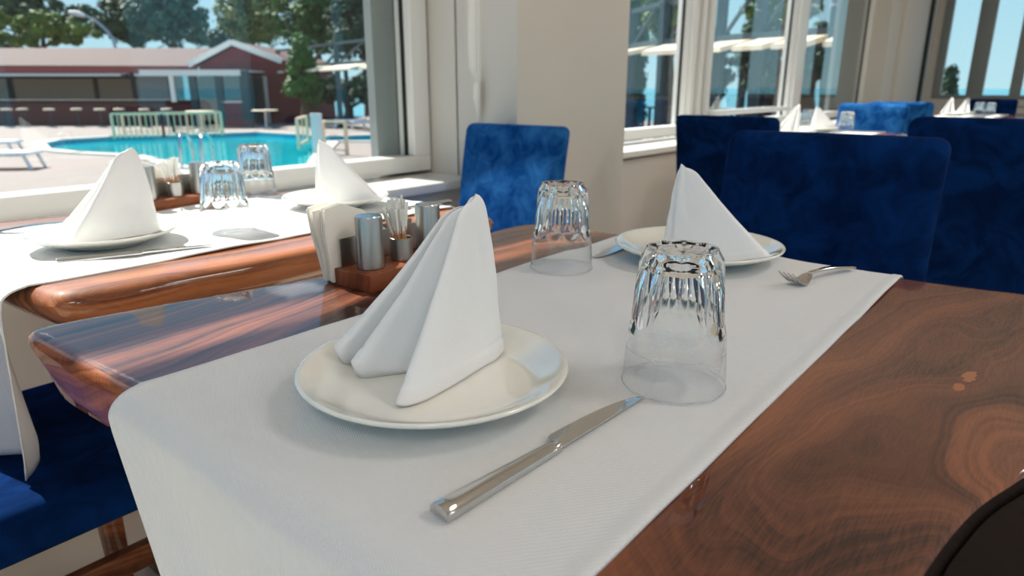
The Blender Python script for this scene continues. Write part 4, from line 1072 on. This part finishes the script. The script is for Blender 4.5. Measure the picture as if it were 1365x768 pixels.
# --- trees
def tree(px_, f, top, base, wpx, mat, lab, kind='round', n_=2600, leaf=.26, seed=0, trunk=True, group='trees behind the pool'):
    """crown between picture heights top and base at distance f; wpx = crown width in pixels there"""
    random.seed(seed); n_ = int(n_ * 1.7)
    c0 = fz(px_, 117, f); zt, zb_ = fz(px_, top, f).z - G, fz(px_, base, f).z - G
    w_ = wpx / HX * f / 2
    t = thing('conifer_tree' if kind == 'cone' else 'leafy_tree', (c0.x, c0.y, G), 0, lab, 'tree', group)
    if trunk:
        tr = MB(); zz = zb_ + (zt - zb_) * .7
        tr.tube([(0, 0, 0), (.1, .05, zb_ * .6 + .1), (-.05, .1, zb_ + .3), (.1, 0, zz)], [.28, .22, .17, .05], 8)
        for k in range(5):
            a = k * 1.3; z0 = zb_ * .8 + (zt - zb_) * .1 * k
            tr.tube([(0, 0, z0), (math.cos(a) * w_ * .35, math.sin(a) * w_ * .35, z0 + (zt - zb_) * .18), (math.cos(a) * w_ * .75, math.sin(a) * w_ * .75, z0 + (zt - zb_) * .3)], [.11, .07, .03], 6)
        tr.build('trunk', 'trunk', t, smooth=True, angle=60)
    fo = MB(); clumps = []
    for k in range(70 if kind == 'round' else 36):
        if kind == 'cone':
            h_ = random.random(); r_ = w_ * (1 - h_) ** .7 * .85; a = random.random() * 2 * PI
            clumps.append((Vector((math.cos(a) * r_ * .5, math.sin(a) * r_ * .5, zb_ + (zt - zb_) * h_ * .96)), max(.25, w_ * .5 * (1 - h_ * .75))))
        else:
            u = random.uniform(-1, 1); a = random.random() * 2 * PI; rr = random.random() ** .4; s_ = math.sqrt(1 - u * u)
            clumps.append((Vector((math.cos(a) * s_ * rr * w_ * .8, math.sin(a) * s_ * rr * w_ * .8, (zt + zb_) / 2 + u * rr * (zt - zb_) / 2 * .82)), min(w_, (zt - zb_) / 2) * random.uniform(.2, .36)))
    for k in range(n_):
        c, r_ = random.choice(clumps)
        u = random.uniform(-1, 1); a = random.random() * 2 * PI; s_ = math.sqrt(1 - u * u); rr = r_ * random.uniform(.55, 1.05)
        p = c + Vector((math.cos(a) * s_ * rr, math.sin(a) * s_ * rr, u * rr * .8))
        nr_ = (p - c).normalized() + Vector((random.uniform(-.6, .6), random.uniform(-.6, .6), random.uniform(-.3, .8))); nr_.normalize()
        x_ = nr_.cross(Vector((random.random(), random.random(), .3))).normalized(); y_ = nr_.cross(x_); L = leaf * random.uniform(.6, 1.3)
        fo.add([p - x_ * L * .5, p + y_ * L * .35, p + x_ * L * .5 + nr_ * L * .1, p - y_ * L * .35], [(0, 1, 2, 3)])
    o = fo.build('foliage', mat, t)
    return t
TR = [
    (70, 52, 12, 66, 190, 'g1', 'light green rounded tree behind the left of the bar roof', 'round', 5200, .34),
    (60, 62, -26, 44, 200, 'g2', 'tall dark tree behind the light green one, at the upper left', 'round', 3800, .42),
    (8, 58, 40, 68, 70, 'g4', 'small olive tree at the left edge behind the bar roof', 'round', 1500, .32),
    (190, 60, -20, 66, 110, 'g2', 'dark tree behind the street lamp', 'round', 3400, .4),
    (240, 54, -28, 70, 110, 'g3', 'bluish green tree right of the street lamp', 'round', 4200, .36),
    (345, 50, -30, 66, 100, 'g4', 'olive green tree behind the white gable', 'round', 3400, .34),
    (300, 62, 34, 70, 60, 'g3', 'small hazy tree in the gap left of the gable', 'round', 900, .34),
    (405, 30.5, 40, 128, 70, 'g5', 'bright green conifer beside the red gable wall', 'cone', 3600, .22),
    (430, 47, -42, 78, 130, 'g5', 'tall green tree behind the conifer at the pool window edge', 'round', 4200, .30),
    (490, 41, -30, 90, 110, 'g2', 'tall dark tree at the right end of the pool window', 'round', 3400, .30),
    (462, 35, 92, 140, 130, 'g2', 'dark hedge-like shrub under the pergola beyond the pool', 'round', 3000, .22),
    (845, 30, -40, 60, 90, 'g5', 'green tree seen through the left pane beside the pillar', 'round', 1800, .24),
    (890, 26, -45, 56, 90, 'g1', 'bright green tree above the cream awning in the left far pane', 'round', 2200, .22),
    (848, 20, 38, 165, 26, 'g2', 'narrow dark cypress beside the cream pillar', 'cone', 1400, .14),
    (950, 20, 30, 140, 60, 'g2', 'dark tree behind the white window post', 'round', 1400, .16),
    (1012, 17, 10, 138, 80, 'g2', 'dark pine in the middle far pane', 'round', 2000, .15),
    (1030, 24, -45, 46, 110, 'g1', 'green treetop above the pergola in the middle far pane', 'round', 1600, .2),
    (1080, 16, 20, 125, 46, 'g2', 'dark tree at the left of the right far pane', 'round', 1500, .13),
    (1105, 22, 64, 118, 30, 'g2', 'small dark tree beside the grey outer column', 'round', 900, .16),
    (1264, 24, 92, 130, 14, 'g2', 'small dark cypress at the left of the end window', 'cone', 600, .14),
]
for k, (px_, f, top, base, wp_, mt_, lab, kd, nn, lf) in enumerate(TR):
    tree(px_, f, top, base, wp_, mt_, lab, kd, nn, lf, seed=k + 11)
